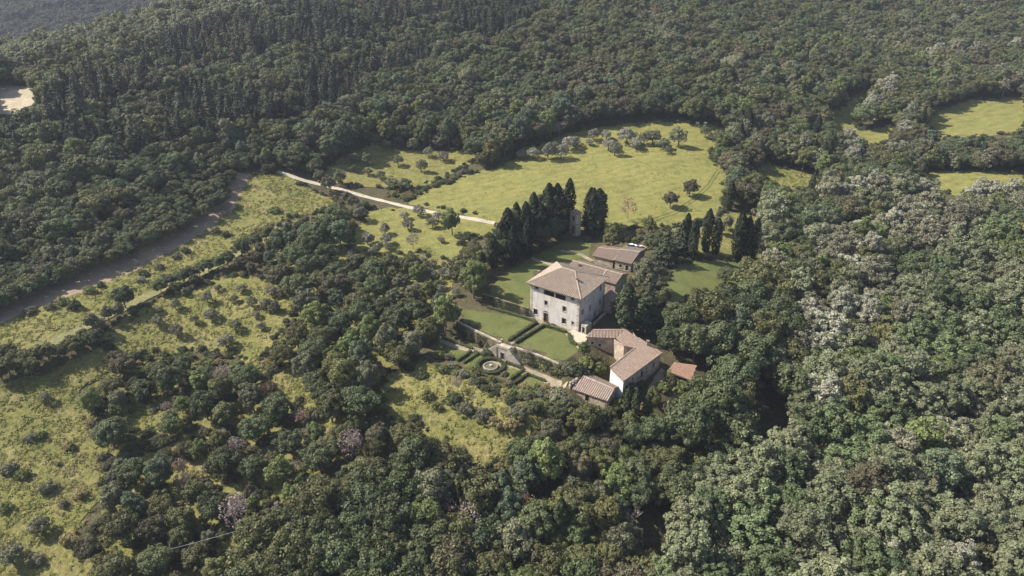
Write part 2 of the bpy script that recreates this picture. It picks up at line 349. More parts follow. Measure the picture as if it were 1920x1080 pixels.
def strip(name, px, width, m, off=0.2, world=False):
    P = [Vector(p) for p in px] if world else [at(u, v) for u, v in px]
    D = []
    for i in range(len(P)-1):
        k = max(1, int((P[i+1]-P[i]).length/2.0))
        D += [P[i].lerp(P[i+1], s/k) for s in range(k)]
    D.append(P[-1]); Lf = []; Rt = []
    for i, p in enumerate(D):
        d = D[min(i+1, len(D)-1)]-D[max(i-1, 0)]; nrm = Vector((-d.y, d.x, 0)).normalized()
        ww_ = width/2*(1+R.uniform(-.12, .12)); Lf.append(p+nrm*ww_); Rt.append(p-nrm*ww_)
    return sheet(name, Lf+Rt[::-1], m, off, 1.6, 0.1, True)

# open ground as the photograph shows it (pixels)
OPEN = {
 'upper_field': [(-300,700),(0,590),(140,528),(330,452),(425,385),(445,328),(480,322),(545,332),(640,378),(600,398),(530,412),(500,432),(458,452),(440,482),(300,545),(160,615),(0,690),(-300,830)],
 'middle_field': [(190,640),(205,612),(300,560),(440,512),(500,520),(560,560),(550,600),(512,655),(470,682),(390,655),(330,665),(235,668)],
 'lower_field': [(-330,860),(0,720),(100,692),(190,655),(215,690),(150,735),(165,800),(190,860),(200,925),(145,1000),(165,1130),(-100,1200),(-330,1100)],
 'garden_meadow': [(722,705),(790,672),(830,690),(900,730),(960,752),(1040,752),(1020,785),(945,868),(900,880),(842,850),(790,802),(692,772)],
 'olive_field': [(660,440),(690,392),(790,388),(930,418),(925,440),(872,452),(858,490),(790,472),(700,482),(660,470)],
 'meadow': [(760,382),(800,356),(870,330),(962,302),(966,280),(1040,260),(1100,240),(1230,226),(1370,236),(1330,290),(1368,330),(1352,402),(1290,425),(1120,432),(930,418)],
 'olive_grove_grass': [(590,338),(640,292),(700,268),(870,280),(905,292),(850,325),(790,352),(700,352)],
 'right_meadow': [(1738,212),(1810,187),(1925,180),(1925,252),(1762,262),(1735,235)],
 'small_meadow': [(1552,212),(1630,162),(1645,172),(1612,197),(1603,240),(1622,243),(1674,236),(1672,264),(1625,272),(1600,252),(1556,240)],
 'lower_meadow': [(1398,300),(1440,306),(1535,332),(1548,352),(1470,356),(1435,338)],
 'far_right_meadow': [(1728,322),(1925,322),(1925,350),(1795,366),(1735,350)],
 'clearing': [(-20,160),(60,164),(78,184),(30,214),(-20,220)],
 'side_lawn': [(1245,515),(1290,487),(1418,492),(1412,528),(1340,545),(1268,575),(1245,560)],
 'yellow_gap': [(500,708),(545,705),(585,735),(575,772),(520,735)],
 'brush_gap': [(240,792),(275,770),(310,800),(292,850),(250,870)],
}
KEEPOUT = [[(838,572),(905,545),(930,505),(1055,445),(1110,452),(1200,455),(1215,480),(1165,545),(1160,590),(1180,612),(1245,655),(1312,682),(1305,735),(1240,740),(1160,765),(1075,752),(1060,726),(840,690),(780,672),(835,625)]]
matmap = {'meadow': 'meadow', 'olive_field': 'meadow', 'olive_grove_grass': 'field', 'right_meadow': 'meadow', 'small_meadow': 'meadow', 'lower_meadow': 'field',
 'far_right_meadow': 'meadow', 'clearing': 'stubble', 'side_lawn': 'lawn'}
OPEN_W = {}
for k_, px in OPEN.items():
    o = sheet(k_, px, M[matmap.get(k_, 'field')], 0.14, 3.0 if k_ not in ('side_lawn',) else 2.0, 1.3)
    OPEN_W[k_] = px
BANK = [(-60,580),(0,552),(140,494),(330,424),(420,356),(445,322),(470,326),(440,392),(346,460),(150,550),(0,608),(-60,634)]
TRACK = [(-60,730),(0,692),(160,614),(300,545),(440,482),(470,450)]
sheet('dirt_bank', BANK, M['dirt'], 0.18)
# grass under the open brush and the olive woods left of the garden
sheet('brush_ground', [(140,1110),(200,925),(150,740),(215,690),(470,684),(520,650),(560,590),(530,500),(455,455),(500,425),(610,400),(660,400),(665,470),(850,480),(850,560),(800,640),(720,700),(692,772),(640,860),(560,905),(470,1000),(430,1110)], M['field'], 0.1, 3.0)
sheet('rough_verge', [(1262,400),(1340,402),(1425,398),(1432,488),(1262,484)], M['field'], 0.1, 2.0)
sheet('back_lawn', [(918,545),(935,520),(1000,480),(1060,452),(1108,455),(1105,480),(1000,510),(990,590),(930,570)], M['lawn'], 0.05, 2.5, 0.3)
strip('grass_track', TRACK, 3.2, M['track'])
strip('gravel_track', [(520,322),(560,336),(605,347),(660,362),(712,376),(760,388),(850,406),(935,421)], 2.5, M['gravel'])
for o_ in (0, 4):
    strip('wheel_track', [(1345+o_,318+o_),(1328+o_,345+o_),(1300+o_,372+o_),(1262+o_,398+o_),(1225+o_,410+o_)], .55, M['lawn'], .2)
strip('garden_path', [(985,478),(1010,490),(1045,500),(1065,505)], 1.6, M['walk'], 0.1)
strip('forecourt_path', [(1050,470),(1090,478),(1110,490)], 1.8, M['walk'], 0.1)
# ------------------------------------------------------------------ building helpers
Z3 = Vector((0, 0, 1))
def plane3(*uvz):
    p = [onz(*q) for q in uvz]; nrm = (p[1]-p[0]).cross(p[2]-p[0]).normalized()
    return p[0], nrm
def hit(u, v, pl):
    d = ray(u, v); o_ = Vector((0, 0, H_CAM)); return o_+d*((pl[0]-o_).dot(pl[1])/d.dot(pl[1]))
def ccw(poly):
    a = sum(poly[i].x*poly[(i+1) % len(poly)].y-poly[(i+1) % len(poly)].x*poly[i].y for i in range(len(poly)))
    return poly if a > 0 else poly[::-1]
def wall_quad(mb, a, b, ta, tb, zb, ops=(), depth=0.35, mi=0):
    """upright wall from a to b (outside on the right hand), tops ta, tb, with real openings (s, z, w, h)"""
    a = Vector((a[0], a[1], 0)); b = Vector((b[0], b[1], 0)); L = (b-a).length; d = (b-a)/L; inn = Vector((-d.y, d.x, 0)); top = min(ta, tb)
    S = sorted({0, L}|{o_[0]-o_[2]/2 for o_ in ops}|{o_[0]+o_[2]/2 for o_ in ops}); ZZ = sorted({zb, top}|{o_[1]-o_[3]/2 for o_ in ops}|{o_[1]+o_[3]/2 for o_ in ops})
    S = [x for x in S if 0 <= x <= L]; ZZ = [z for z in ZZ if zb <= z <= top]
    P = lambda s, z, k=0: a+d*s+inn*k+Z3*z
    for i in range(len(S)-1):
        for j in range(len(ZZ)-1):
            cs, cz = (S[i]+S[i+1])/2, (ZZ[j]+ZZ[j+1])/2
            if any(abs(cs-o_[0]) < o_[2]/2 and abs(cz-o_[1]) < o_[3]/2 for o_ in ops): continue
            mb.face([P(S[i], ZZ[j]), P(S[i+1], ZZ[j]), P(S[i+1], ZZ[j+1]), P(S[i], ZZ[j+1])], mi)
    if abs(ta-tb) > 1e-3:
        mb.face([P(0, top), P(L, top), P(L, tb)] if tb > ta else [P(0, top), P(L, top), P(0, ta)], mi)
    for (s, z, w_, h_) in ops:
        q = [(s-w_/2, z-h_/2), (s+w_/2, z-h_/2), (s+w_/2, z+h_/2), (s-w_/2, z+h_/2)]
        for k in range(4):
            e, f = q[k], q[(k+1) % 4]; mb.face([P(*f), P(*e), P(e[0], e[1], depth), P(f[0], f[1], depth)], mi)
def opening(parent, a, b, op, name='window', fm=None, pm=None, fw=0.16, depth=0.3, bars=0, sill=True):
    """a window or door set into an opening: surround, pane set back, sill and glazing bars"""
    fm = fm or M['dress']; pm = pm or M['glass']
    a = Vector((a[0], a[1], 0)); b = Vector((b[0], b[1], 0)); d = (b-a).normalized(); inn = Vector((-d.y, d.x, 0)); s, z, w_, h_ = op
    P = lambda s_, z_, k=0: a+d*s_+inn*k+Z3*z_
    def bar(mb, s0, s1, z0, z1, k0, k1):
        q = [P(s0, z0, k0), P(s1, z0, k0), P(s1, z1, k0), P(s0, z1, k0)]; r = [P(s0, z0, k1), P(s1, z0, k1), P(s1, z1, k1), P(s0, z1, k1)]
        mb.face(q); mb.face(r[::-1])
        for i in range(4): j = (i+1) % 4; mb.face([q[j], q[i], r[i], r[j]])
    f = MB(); k0, k1 = -0.05, 0.1
    bar(f, s-w_/2-fw, s-w_/2+0.004, z-h_/2, z+h_/2, k0, k1); bar(f, s+w_/2-0.004, s+w_/2+fw, z-h_/2, z+h_/2, k0, k1)
    bar(f, s-w_/2-fw, s+w_/2+fw, z+h_/2, z+h_/2+fw, k0, k1)
    fo = f.build(name, fm, parent)
    p = MB(); p.face([P(s-w_/2, z-h_/2, depth), P(s+w_/2, z-h_/2, depth), P(s+w_/2, z+h_/2, depth), P(s-w_/2, z+h_/2, depth)])
    p.build('pane' if name == 'window' else 'door_leaf_or_shade_sheet', pm, fo)
    if sill:
        q = MB(); bar(q, s-w_/2-fw-0.05, s+w_/2+fw+0.05, z-h_/2-fw, z-h_/2, -0.12, 0.1); q.build('sill', fm, fo)
    for i in range(bars):
        q = MB(); x = s-w_/2+w_*(i+1)/(bars+1); bar(q, x-0.03, x+0.03, z-h_/2, z+h_/2, depth-0.08, depth-0.03); q.build('glazing_bar', M['timber'], fo)
    if bars:
        for i in range(2):
            q = MB(); y = z-h_/2+h_*(i+1)/3; bar(q, s-w_/2, s+w_/2, y-0.03, y+0.03, depth-0.09, depth-0.08); q.build('glazing_bar', M['timber'], fo)
    return fo
def roof(parent, planes, tile_m, tw=0.45, tl=0.7, thick=0.2, ridges=()):
    """planes: (polygon, eave direction). A slab per slope with curved tiles laid on it row by row"""
    slab = MB(); tv = []; tf = []
    for poly, a in planes:
        poly = ccw(poly); n_ = Vector((0, 0, 0))
        for i in range(len(poly)): n_ += (poly[i]-poly[0]).cross(poly[(i+1) % len(poly)]-poly[0])
        n_.normalize(); a = (a-n_*a.dot(n_)).normalized(); bb = n_.cross(a)
        if bb.z < 0: bb = -bb; a = -a
        slab.face(poly); slab.face([p-Z3*thick for p in poly][::-1])
        for i in range(len(poly)):
            j = (i+1) % len(poly); slab.face([poly[i]-Z3*thick, poly[j]-Z3*thick, poly[j], poly[i]])
        o_ = poly[0]; q = [((p-o_).dot(a), (p-o_).dot(bb)) for p in poly]
        x0, x1 = min(p[0] for p in q), max(p[0] for p in q); nc = max(1, round((x1-x0)/tw)); cw = (x1-x0)/nc
        for c in range(nc):
            x = x0+(c+0.5)*cw; ys = []
            for i in range(len(q)):
                (ax, ay), (bx, by) = q[i], q[(i+1) % len(q)]
                if (ax <= x < bx) or (bx <= x < ax): ys.append(ay+(by-ay)*(x-ax)/(bx-ax))
            ys.sort()
            for k in range(0, len(ys)-1, 2):
                y0, y1 = ys[k]-0.06, ys[k+1]; nr = max(1, round((y1-y0)/tl)); st = (y1-y0)/nr
                for r in range(nr):
                    yl = y0+r*st+R.uniform(-.03, .03); yu = y0+(r+1)*st+0.05; xo = x+R.uniform(-.025, .025); hw = cw*0.36; base = len(tv); up = R.uniform(0, .02)
                    for (yy, lift, hh) in ((yl, 0.07+up, 0.16), (yu, 0.02+up, 0.14)):
                        for kk in range(5):
                            an = math.pi*kk/4; tv.append(o_+a*(xo-math.cos(an)*hw)+bb*yy+n_*(lift+math.sin(an)*hh-0.02))
                    for kk in range(4): tf.append((base+kk, base+kk+1, base+6+kk, base+5+kk))
                    tf.append((base, base+4, base+3, base+1)) if False else None
    for (p, q_) in ridges:
        d = (q_-p); L = d.length; d.normalize(); sd = d.cross(Z3).normalized(); up = sd.cross(d); k = max(1, round(L/0.6))
        for r in range(k):
            base = len(tv)
            for s_, h_ in ((r*L/k, 0.06), ((r+1)*L/k+0.06, 0.03)):
                for kk in range(5):
                    an = math.pi*kk/4; tv.append(p+d*s_-sd*math.cos(an)*0.24+up*(math.sin(an)*0.2+h_+R.uniform(0, .02)))
            for kk in range(4): tf.append((base+kk, base+kk+1, base+6+kk, base+5+kk))
    so_ = slab.build('roof', M['bed'], parent)
    me = np_mesh('tile_covering', np.array([tuple(v) for v in tv]), np.array(tf), [tile_m])
    t_ = bpy.data.objects.new('tile_covering', me); C.objects.link(t_); hang(t_, so_); t_['kind'] = 'stuff'
    return so_
def chimney(parent, p, h=1.2, s=0.35):
    mb = MB(); mb.box(p, (1, 0), (0, 1), s, s, p[2]-0.6, p[2]+h); c_ = mb.build('chimney', M['rubble'], parent)
    mb = MB(); mb.box(p, (1, 0), (0, 1), s+.12, s+.12, p[2]+h, p[2]+h+.12); mb.build('chimney_cap', M['bed'], c_)

# ------------------------------------------------------------------ the villa
vB = onz(1084, 622.5, 0); vA = onz(994, 592.5, 0); vC = onz(1133, 583, 0)
E1 = (vB-vA).normalized(); E2 = Vector((-E1.y, E1.x, 0)); L1 = (vB-vA).length; L2 = (vC-vB).dot(E2)
WH = 11.9
vill = thing('villa', (vA+vB)/2, 'tall pale plastered villa with hipped tile roof and open top loggia', 'villa')
vD = vA+E2*L2; vCc = vB+E2*L2
plF = (vA, -E2); plR = (vB, E1)
def on_front(u, v): p = hit(u, v, plF); return (p-vA).dot(E1), p.z
def on_right(u, v): p = hit(u, v, plR); return (p-vB).dot(E2), p.z
cr = lambda x, y: (960+x/6, 460+y/6)
ops_f = []
for (x, y, w_, h_) in [(278, 462, 1.25, 1.9), (682, 585, 1.25, 1.9), (382, 648, 1.1, 1.55), (588, 715, 1.15, 1.7), (265, 747, 1.5, 2.0), (583, 852, 1.45, 2.0), (681, 874, 0.75, 0.95)]:
    s, z = on_front(*cr(x, y)); ops_f.append((s, z, w_, h_))
sl0, zl0 = on_front(*cr(420, 500)); sl1, zl1 = on_front(*cr(543, 542)); zl = 10.1
log_ops = [(sl0, zl, 3.7, 1.75), (sl1, zl, 3.7, 1.75)]
if sl1-sl0 < 4.1: log_ops = [((sl0+sl1)/2-2.05, zl, 3.7, 1.75), ((sl0+sl1)/2+2.05, zl, 3.7, 1.75)]
sd_, zd_ = on_front(*cr(380, 790)); door_op = (sd_, 1.45, 1.7, 2.9)
ops_r = []
for (x, y, w_, h_) in [(996, 478, 1.1, 1.8), (990, 630, 1.1, 1.7), (878, 700, 1.1, 1.7), (793, 750, 1.1, 1.7), (982, 735, 0.7, 0.9), (932, 775, 1.1, 2.3)]:
    s, z = on_right(*cr(x, y)); ops_r.append((s, z, w_, h_))
mb = MB()
wall_quad(mb, vA, vB, WH, WH, -1.0, ops_f+log_ops+[door_op]); wall_quad(mb, vB, vCc, WH, WH, -3.0, ops_r)
wall_quad(mb, vCc, vD, WH, WH, -1); wall_quad(mb, vD, vA, WH, WH, -1)
wo = mb.build('wall', M['plaster'], vill)
for i, op in enumerate(ops_f): opening(vill, vA, vB, op, bars=2 if i in (4, 5) else 1)
for op in ops_r: opening(vill, vB, vCc, op, bars=1)
# loggia: a room behind the two wide openings
mb = MB(); s0, s1 = log_ops[0][0]-2.2, log_ops[1][0]+2.2
f = lambda s, t, z: vA+E1*s+E2*t+Z3*z
mb.face([f(s0, 3, 8.4), f(s1, 3, 8.4), f(s1, 3, 11.6), f(s0, 3, 11.6)]); mb.face([f(s0, .36, 8.6), f(s1, .36, 8.6), f(s1, 3, 8.6), f(s0, 3, 8.6)])
mb.face([f(s0, .36, 8.6), f(s0, 3, 8.6), f(s0, 3, 11.6), f(s0, .36, 11.6)]); mb.face([f(s1, 3, 8.6), f(s1, .36, 8.6), f(s1, .36, 11.6), f(s1, 3, 11.6)]); mb.face([f(s0, .36, 11.5), f(s1, .36, 11.5), f(s1, 3, 11.5), f(s0, 3, 11.5)])
lg = mb.build('loggia', M['inner'], vill)
for o_ in log_ops:
    mb = MB(); mb.box(f(o_[0], 0.1, 0), E1, E2, o_[2]/2, 0.06, zl-0.875, zl-0.78); mb.build('loggia_sill', M['dress'], lg)
for sx in (log_ops[0][0]-1.2, log_ops[0][0]+0.1, log_ops[1][0]-0.1, log_ops[1][0]+1.2):
    mb = MB(); q = f(sx, 0.16, 0); mb.tube(q+Z3*(zl-0.78), q+Z3*(zl+0.875), 0.11, 0.10, 8); mb.build('loggia_post', M['timber'], lg)
# arched front door
dr = opening(vill, vA, vB, door_op, 'door', fw=0.28, pm=M['timber'], sill=False)
mb = MB(); nseg = 10
for k in range(nseg):
    a0, a1 = math.pi*k/nseg, math.pi*(k+1)/nseg; zc = 2.9
    pt = lambda r, an, kk: vA+E1*(sd_+math.cos(an)*r)+E2*kk+Z3*(zc+math.sin(an)*r*0.9)
    mb.face([pt(1.13, a0, -.06), pt(.85, a0, -.06), pt(.85, a1, -.06), pt(1.13, a1, -.06)]); mb.face([pt(1.13, a1, -.06), pt(1.13, a1, .05), pt(1.13, a0, .05), pt(1.13, a0, -.06)])
mb.build('arch_surround', M['dress'], dr)
mb = MB(); mb.face([vA+E1*(sd_+math.cos(math.pi*k/nseg)*.85)-E2*0.015+Z3*(2.9+.28+math.sin(math.pi*k/nseg)*.85*.7) for k in range(nseg+1)]); mb.build('fanlight', M['timber'], dr)
# corner stones, each its own block
qv = MB(); qv.box((0, 0), (1, 0), (0, 1), 0.5, 0.5, 0, 1); qme = qv.mesh('quoin', M['dress'])
for cpt, sx, sy in ((vA, 1, 1), (vB, -1, 1), (vCc, -1, -1)):
    for k in range(20):
        lg_ = 0.95 if k % 2 else 0.6; l2 = 0.6 if k % 2 else 0.95
        q = bpy.data.objects.new('quoin', qme); C.objects.link(q); q.parent = wo
        ctr = cpt+E1*sx*(lg_/2-0.05)+E2*sy*(l2/2-0.05)
        q.location = (ctr.x, ctr.y, -0.1+k*0.595); q.rotation_euler = (0, 0, math.atan2(E1.y, E1.x)); q.scale = (lg_, l2, 0.57)
mb = MB()
for p, d_, L in ((vA, E1, L1), (vB, E2, L2)):
    nn = Vector((d_.y, -d_.x, 0)); c_ = p+d_*L/2+nn*0.09; mb.box(c_, d_, nn, L/2, 0.09, WH-0.28, WH-0.02)
mb.build('cornice', M['dress'], vill)
OV = 1.0; ez = WH+0.02; rz = WH+3.7
P = [vA-E1*OV-E2*OV, vB+E1*OV-E2*OV, vCc+E1*OV+E2*OV, vD-E1*OV+E2*OV]; P = [Vector((p.x, p.y, ez)) for p in P]
mid = (vA+vB+vCc+vD)/4; half = 2.3
r0 = Vector((mid.x, mid.y, rz))-E1*half; r1 = Vector((mid.x, mid.y, rz))+E1*half
roof(vill, [([P[0], P[1], r1, r0], E1), ([P[1], P[2], r1], E2), ([P[2], P[3], r0, r1], E1), ([P[3], P[0], r0], E2)], M['tile_old'], tw=.58, tl=.8, ridges=[(r0, r1), (P[0], r0), (P[1], r1), (P[2], r1), (P[3], r0)])
chimney(vill, hit(1010, 513, (P[0], (r0-P[0]).cross(P[3]-P[0]).normalized())), 0.9, 0.3)
chimney(vill, P[1].lerp(r1, 0.68), 0.8, 0.28)
# bench and pots along the foot of the front wall
for s_, l_, nm in ((6.6, 1.0, 'left'), (9.2, 0.8, 'right')):
    bn = thing('garden_bench', vA+E1*s_-E2*0.8, 'low dark bench %s the arched door against the villa front' % ('just right of' if nm == 'left' else 'well right of'), 'bench', 'benches along the villa front')
    q = vA+E1*s_-E2*0.8; mb = MB(); mb.box(q, E1, E2, l_, 0.22, 0.42, 0.5); mb.build('seat', M['timber'], bn)
    for k in (-1, 1): mb = MB(); mb.box(q+E1*k*l_*0.8, E1, E2, 0.06, 0.2, 0.0, 0.42); mb.build('leg', M['timber'], bn)

# ------------------------------------------------------------------ rear wing, side annex, back outbuilding
def gable_house(name, label, rp, tile, wallm, zg, cat='building', inset=0.35, parts=None, ridge_ix=None, back=None, thick=0.2, ops=None, tw=0.45):
    """rp: roof polygon seen (front slope) eave-left, eave-right, ridge-right, ridge-left; a mirrored back slope is added"""
    base = (rp[0]+rp[1])/2; zgr = zg
    th = thing(name, (base.x, base.y, zgr), label, cat)
    e0, e1_, k1, k0 = rp; planes = [([e0, e1_, k1, k0], e1_-e0)]
    bw = back if back is not None else 1.0
    ax = (e1_-e0).normalized()
    m0 = e0+(k0-e0)*(1+bw); m0.z = k0.z-(k0.z-e0.z)*bw; m1 = e1_+(k1-e1_)*(1+bw); m1.z = k1.z-(k1.z-e1_.z)*bw
    if bw > 0: planes.append(([k0, k1, m1, m0], e1_-e0))
    roof(th, planes, tile, tw=tw, thick=thick, ridges=[(k0, k1)] if bw > 0 else [])
    u = (e1_-e0).normalized(); u.z = 0
    w0, w1, wm1, wm0, wk1, wk0 = e0.copy(), e1_.copy(), m1.copy(), m0.copy(), k1.copy(), k0.copy()
    for p_, sgn, q_ in ((w0, 1, k0-e0), (w1, -1, k1-e1_), (wm1, -1, k1-m1), (wm0, 1, k0-m0)):
        dd = Vector((q_.x, q_.y, 0)).normalized() if q_.length > 1e-6 else Vector((0, 0, 0)); p_ += u*sgn*inset+dd*inset
    wk0 += u*inset; wk1 -= u*inset
    mb = MB(); tops = lambda p_: p_.z-thick+0.12
    wall_quad(mb, w0, w1, tops(w0), tops(w1), zgr-1, (ops or {}).get('front', ())); 
    if bw > 0:
        wall_quad(mb, w1, wk1, tops(w1), tops(wk1), zgr-1, (ops or {}).get('right', ())); wall_quad(mb, wk1, wm1, tops(wk1), tops(wm1), zgr-1)
        wall_quad(mb, wm1, wm0, tops(wm1), tops(wm0), zgr-1); wall_quad(mb, wm0, wk0, tops(wm0), tops(wk0), zgr-1); wall_quad(mb, wk0, w0, tops(wk0), tops(w0), zgr-1)
    else:
        wall_quad(mb, w1, wk1, tops(w1), tops(wk1), zgr-1); wall_quad(mb, wk1, wk0, tops(wk1), tops(wk0), zgr-1); wall_quad(mb, wk0, w0, tops(wk0), tops(w0), zgr-1)
    mb.build('wall', wallm, th)
    for key, (a_, b_) in {'front': (w0, w1), 'right': (w1, wk1)}.items():
        for op in (ops or {}).get(key, ()): opening(th, a_, b_, op, bars=1)
    return th, (w0, w1, wk1, wk0)
# rear wing: long roof behind the villa, parallel to its front
kz = 9.0
k0 = onz(1074, 488.7, kz); k1 = k0+E1*((onz(1170, 513, kz)-k0).dot(E1)); wd = 4.6; ez2 = 7.3
e0 = k0-E2*wd; e1_ = k1-E2*wd; e0.z = e1_.z = ez2
wing, _ = gable_house('villa_wing', 'long lower wing with mottled tile roof joined behind the tall villa', [e0, e1_, k1, k0], M['tile_old'], M['rubble'], 0.0)
fw_ = MB(); q = k0.lerp(k1, 0.68)
fw_.face([q+Z3*.35, q-E2*wd-Z3*(kz-ez2-.35), q-E2*wd-Z3*(kz-ez2-.35)+E1*.3, q+E1*.3+Z3*.35]); fw_.face([q-Z3*.1, q-E2*wd-Z3*(kz-ez2+.1), q-E2*wd-Z3*(kz-ez2-.35), q+Z3*.35]); fw_.face([q+E1*.3-Z3*.1, q+E1*.3+Z3*.35, q+E1*.3-E2*wd-Z3*(kz-ez2-.35), q+E1*.3-E2*wd-Z3*(kz-ez2+.1)])
fw_.build('roof_parapet', M['pale_stone'], wing)
chimney(wing, k0.lerp(k1, 0.18)-E2*1.6-Z3*.6, 1.0, 0.3)
# low annex against the villa's right wall
an0 = vCc+E1*0.45-E2*1.2; rp = [an0+E1*3.0-E2*0, an0+E1*3.0+E2*5.5, an0+E2*5.5, an0]
for p_, z in zip(rp, (4.6, 4.6, 6.2, 6.2)): p_.z = z
gable_house('annex', 'small lean-to annex with tiled roof against the right side of the villa', rp, M['tile_red'], M['rubble'], -1.0, back=0.0)
# back outbuilding, two roofs side by side
pl = plane3((1110.8, 479.7, 3.1), (1184, 496.7, 3.1), (1200, 474, 4.7))
q = [hit(*uv, pl) for uv in ((1110.8, 479.7), (1150.5, 489), (1162, 468.5), (1121.7, 464.5))]
gable_house('left_outbuilding', 'low stone outbuilding with plain red tile roof behind the villa wing', q, M['tile_red'], M['rubble'], 0.2, back=0.8)
q = [hit(*uv, pl)+Z3*0.3 for uv in ((1151, 489.2), (1184, 496.7), (1200, 474), (1162.5, 468.6))]
ob, wl = gable_house('outbuilding', 'stone outbuilding with greyer ribbed tile roof nearest the parked cars', q, M['tile_old'], M['rubble'], 0.0, back=0.8, ops={'front': [(2.2, 1.6, 1.0, 1.2), (4.6, 1.3, 1.1, 2.0)]})
bpy.data.objects['left_outbuilding'].name = 'outbuilding.001'

# ------------------------------------------------------------------ stone farmhouse, low shed, open shelter
c4 = lambda x, y: (1040+x/6, 590+y/6)
plA = plane3((*c4(345, 252), 2.6), (*c4(680, 262), 2.6), (*c4(800, 170), 4.2))
qa = [hit(*c4(*p_), plA) for p_ in ((345, 252), (680, 262), (800, 170), (430, 172))]
plB = plane3((*c4(620, 598), 2.3), (*c4(770, 750), 0.4), (*c4(1205, 430), 0.6))
hb = lambda x, y: hit(*c4(x, y), plB)
farm = thing('farmhouse', (qa[0].x+4, qa[0].y, -5), 'rambling stone farmhouse with angled red tile roofs below the villa', 'farmhouse')
B1 = [hb(690, 262), hb(800, 172), hb(940, 262), hb(905, 375), hb(775, 350)]
B2 = [hb(620, 598), hb(770, 750), hb(1205, 430), hb(940, 262), hb(905, 375)]
gab = [qa[3], qa[2], qa[2]+(qa[2]-qa[1])*0.8-Z3*(qa[2].z-qa[1].z)*1.6, qa[3]+(qa[3]-qa[0])*0.8-Z3*(qa[2].z-qa[1].z)*1.6]
roof(farm, [(qa, qa[1]-qa[0]), (gab, qa[1]-qa[0])], M['tile_red'], tw=0.42, ridges=[(qa[3], qa[2])])
roof(farm, [(B1, B2[4]-B2[0]), (B2, B2[4]-B2[0])], M['tile_red'], tw=0.42, ridges=[(hb(940, 262), hb(1205, 430)), (B2[0], B2[4])])
def inset(poly, d):
    c_ = sum(poly, Vector((0, 0, 0)))/len(poly); out = []
    for p_ in poly:
        v_ = c_-p_; v_.z = 0; out.append(p_+v_.normalized()*d)
    return out
mb = MB(); wa = inset(qa, 0.45)
lenA = (wa[1]-wa[0]).length; dA = (wa[1]-wa[0]).normalized(); pA = (wa[0], Vector((dA.y, -dA.x, 0)))
def on_A(x, y): p_ = hit(*c4(x, y), pA); return ((p_-wa[0]).dot(dA), p_.z)
opsA = []
for (x, y, w_, h_) in [(425, 318, 0.8, 0.9), (508, 342, 0.75, 0.85), (657, 388, 0.85, 1.1), (662, 318, 0.6, 0.6)]:
    s, z = on_A(x, y)
    if 0.6 < s < lenA-0.6: opsA.append((s, z, w_, h_))
wall_quad(mb, wa[0], wa[1], wa[0].z-.1, wa[1].z-.1, -7.5, opsA)
wb1 = inset(B1, 0.4); wb2 = inset(B2, 0.35)
wall_quad(mb, wa[1], wb1[4], wa[1].z-.2, wb1[4].z-.15, -7.5); wall_quad(mb, wb1[4], wb1[3], wb1[4].z-.15, wb1[3].z-.15, -7.5)
wall_quad(mb, wb2[4], wb2[0], wb2[4].z-.15, wb2[0].z-.15, -7.5)
lb = (wb2[2]-wb2[1]).length; zb_ = wb2[1].z
opsB = [(lb*.25, zb_-1.7, 0.9, 1.1), (lb*.5, zb_-2.6, 1.3, 2.4), (lb*.62, zb_-1.4, 0.8, 0.9), (lb*.82, zb_-2.4, 1.1, 2.2)]
wall_quad(mb, wb2[1], wb2[2], wb2[1].z-.15, wb2[2].z-.15, -9.5, opsB); wall_quad(mb, wb2[2], wb2[3], wb2[2].z-.2, wb2[3].z-.2, -7.5); 
ga = inset(gab, .4); wall_quad(mb, ga[2], ga[3], ga[2].z-.1, ga[3].z-.1, -6); wall_quad(mb, ga[3], wa[0], wa[3].z-.1, wa[0].z-.1, -6); wall_quad(mb, wb2[3], ga[2], wb2[3].z-.2, ga[2].z-.1, -6)
mb.build('wall', M['rubble'], farm)
for op in opsA: opening(farm, wa[0], wa[1], op, fw=0.14, bars=0)
for op in opsB: opening(farm, wb2[1], wb2[2], op, 'window' if op[3] < 1.5 else 'door', pm=M['glass'] if op[3] < 1.5 else M['timber'], fw=0.14, sill=op[3] < 1.5)
mb = MB(); wall_quad(mb, wb2[0], wb2[1], wb2[0].z-.15, wb2[1].z-.15, -7.5); g_ = mb.build('gable_wall', M['white'], farm)
g_['label'] = 'whitewashed end wall'
chimney(farm, hb(1045, 345), 1.5, 0.32)
# low shed with broad ribbed roof
plC = plane3((*c4(320, 690), -1.4), (*c4(665, 835), -1.4), (*c4(600, 975), -2.9))
qc = [hit(*c4(*p_), plC) for p_ in ((195, 838), (600, 975), (668, 835), (322, 690))]
shed, wc = gable_house('shed', 'low shed with strongly ribbed pink tile roof below the whitewashed gable', qc, M['tile_pink'], M['rubble'], -6.2, back=0.75, tw=0.62, ops={'front': [(4.2, -4.6, 1.2, 2.2)]})
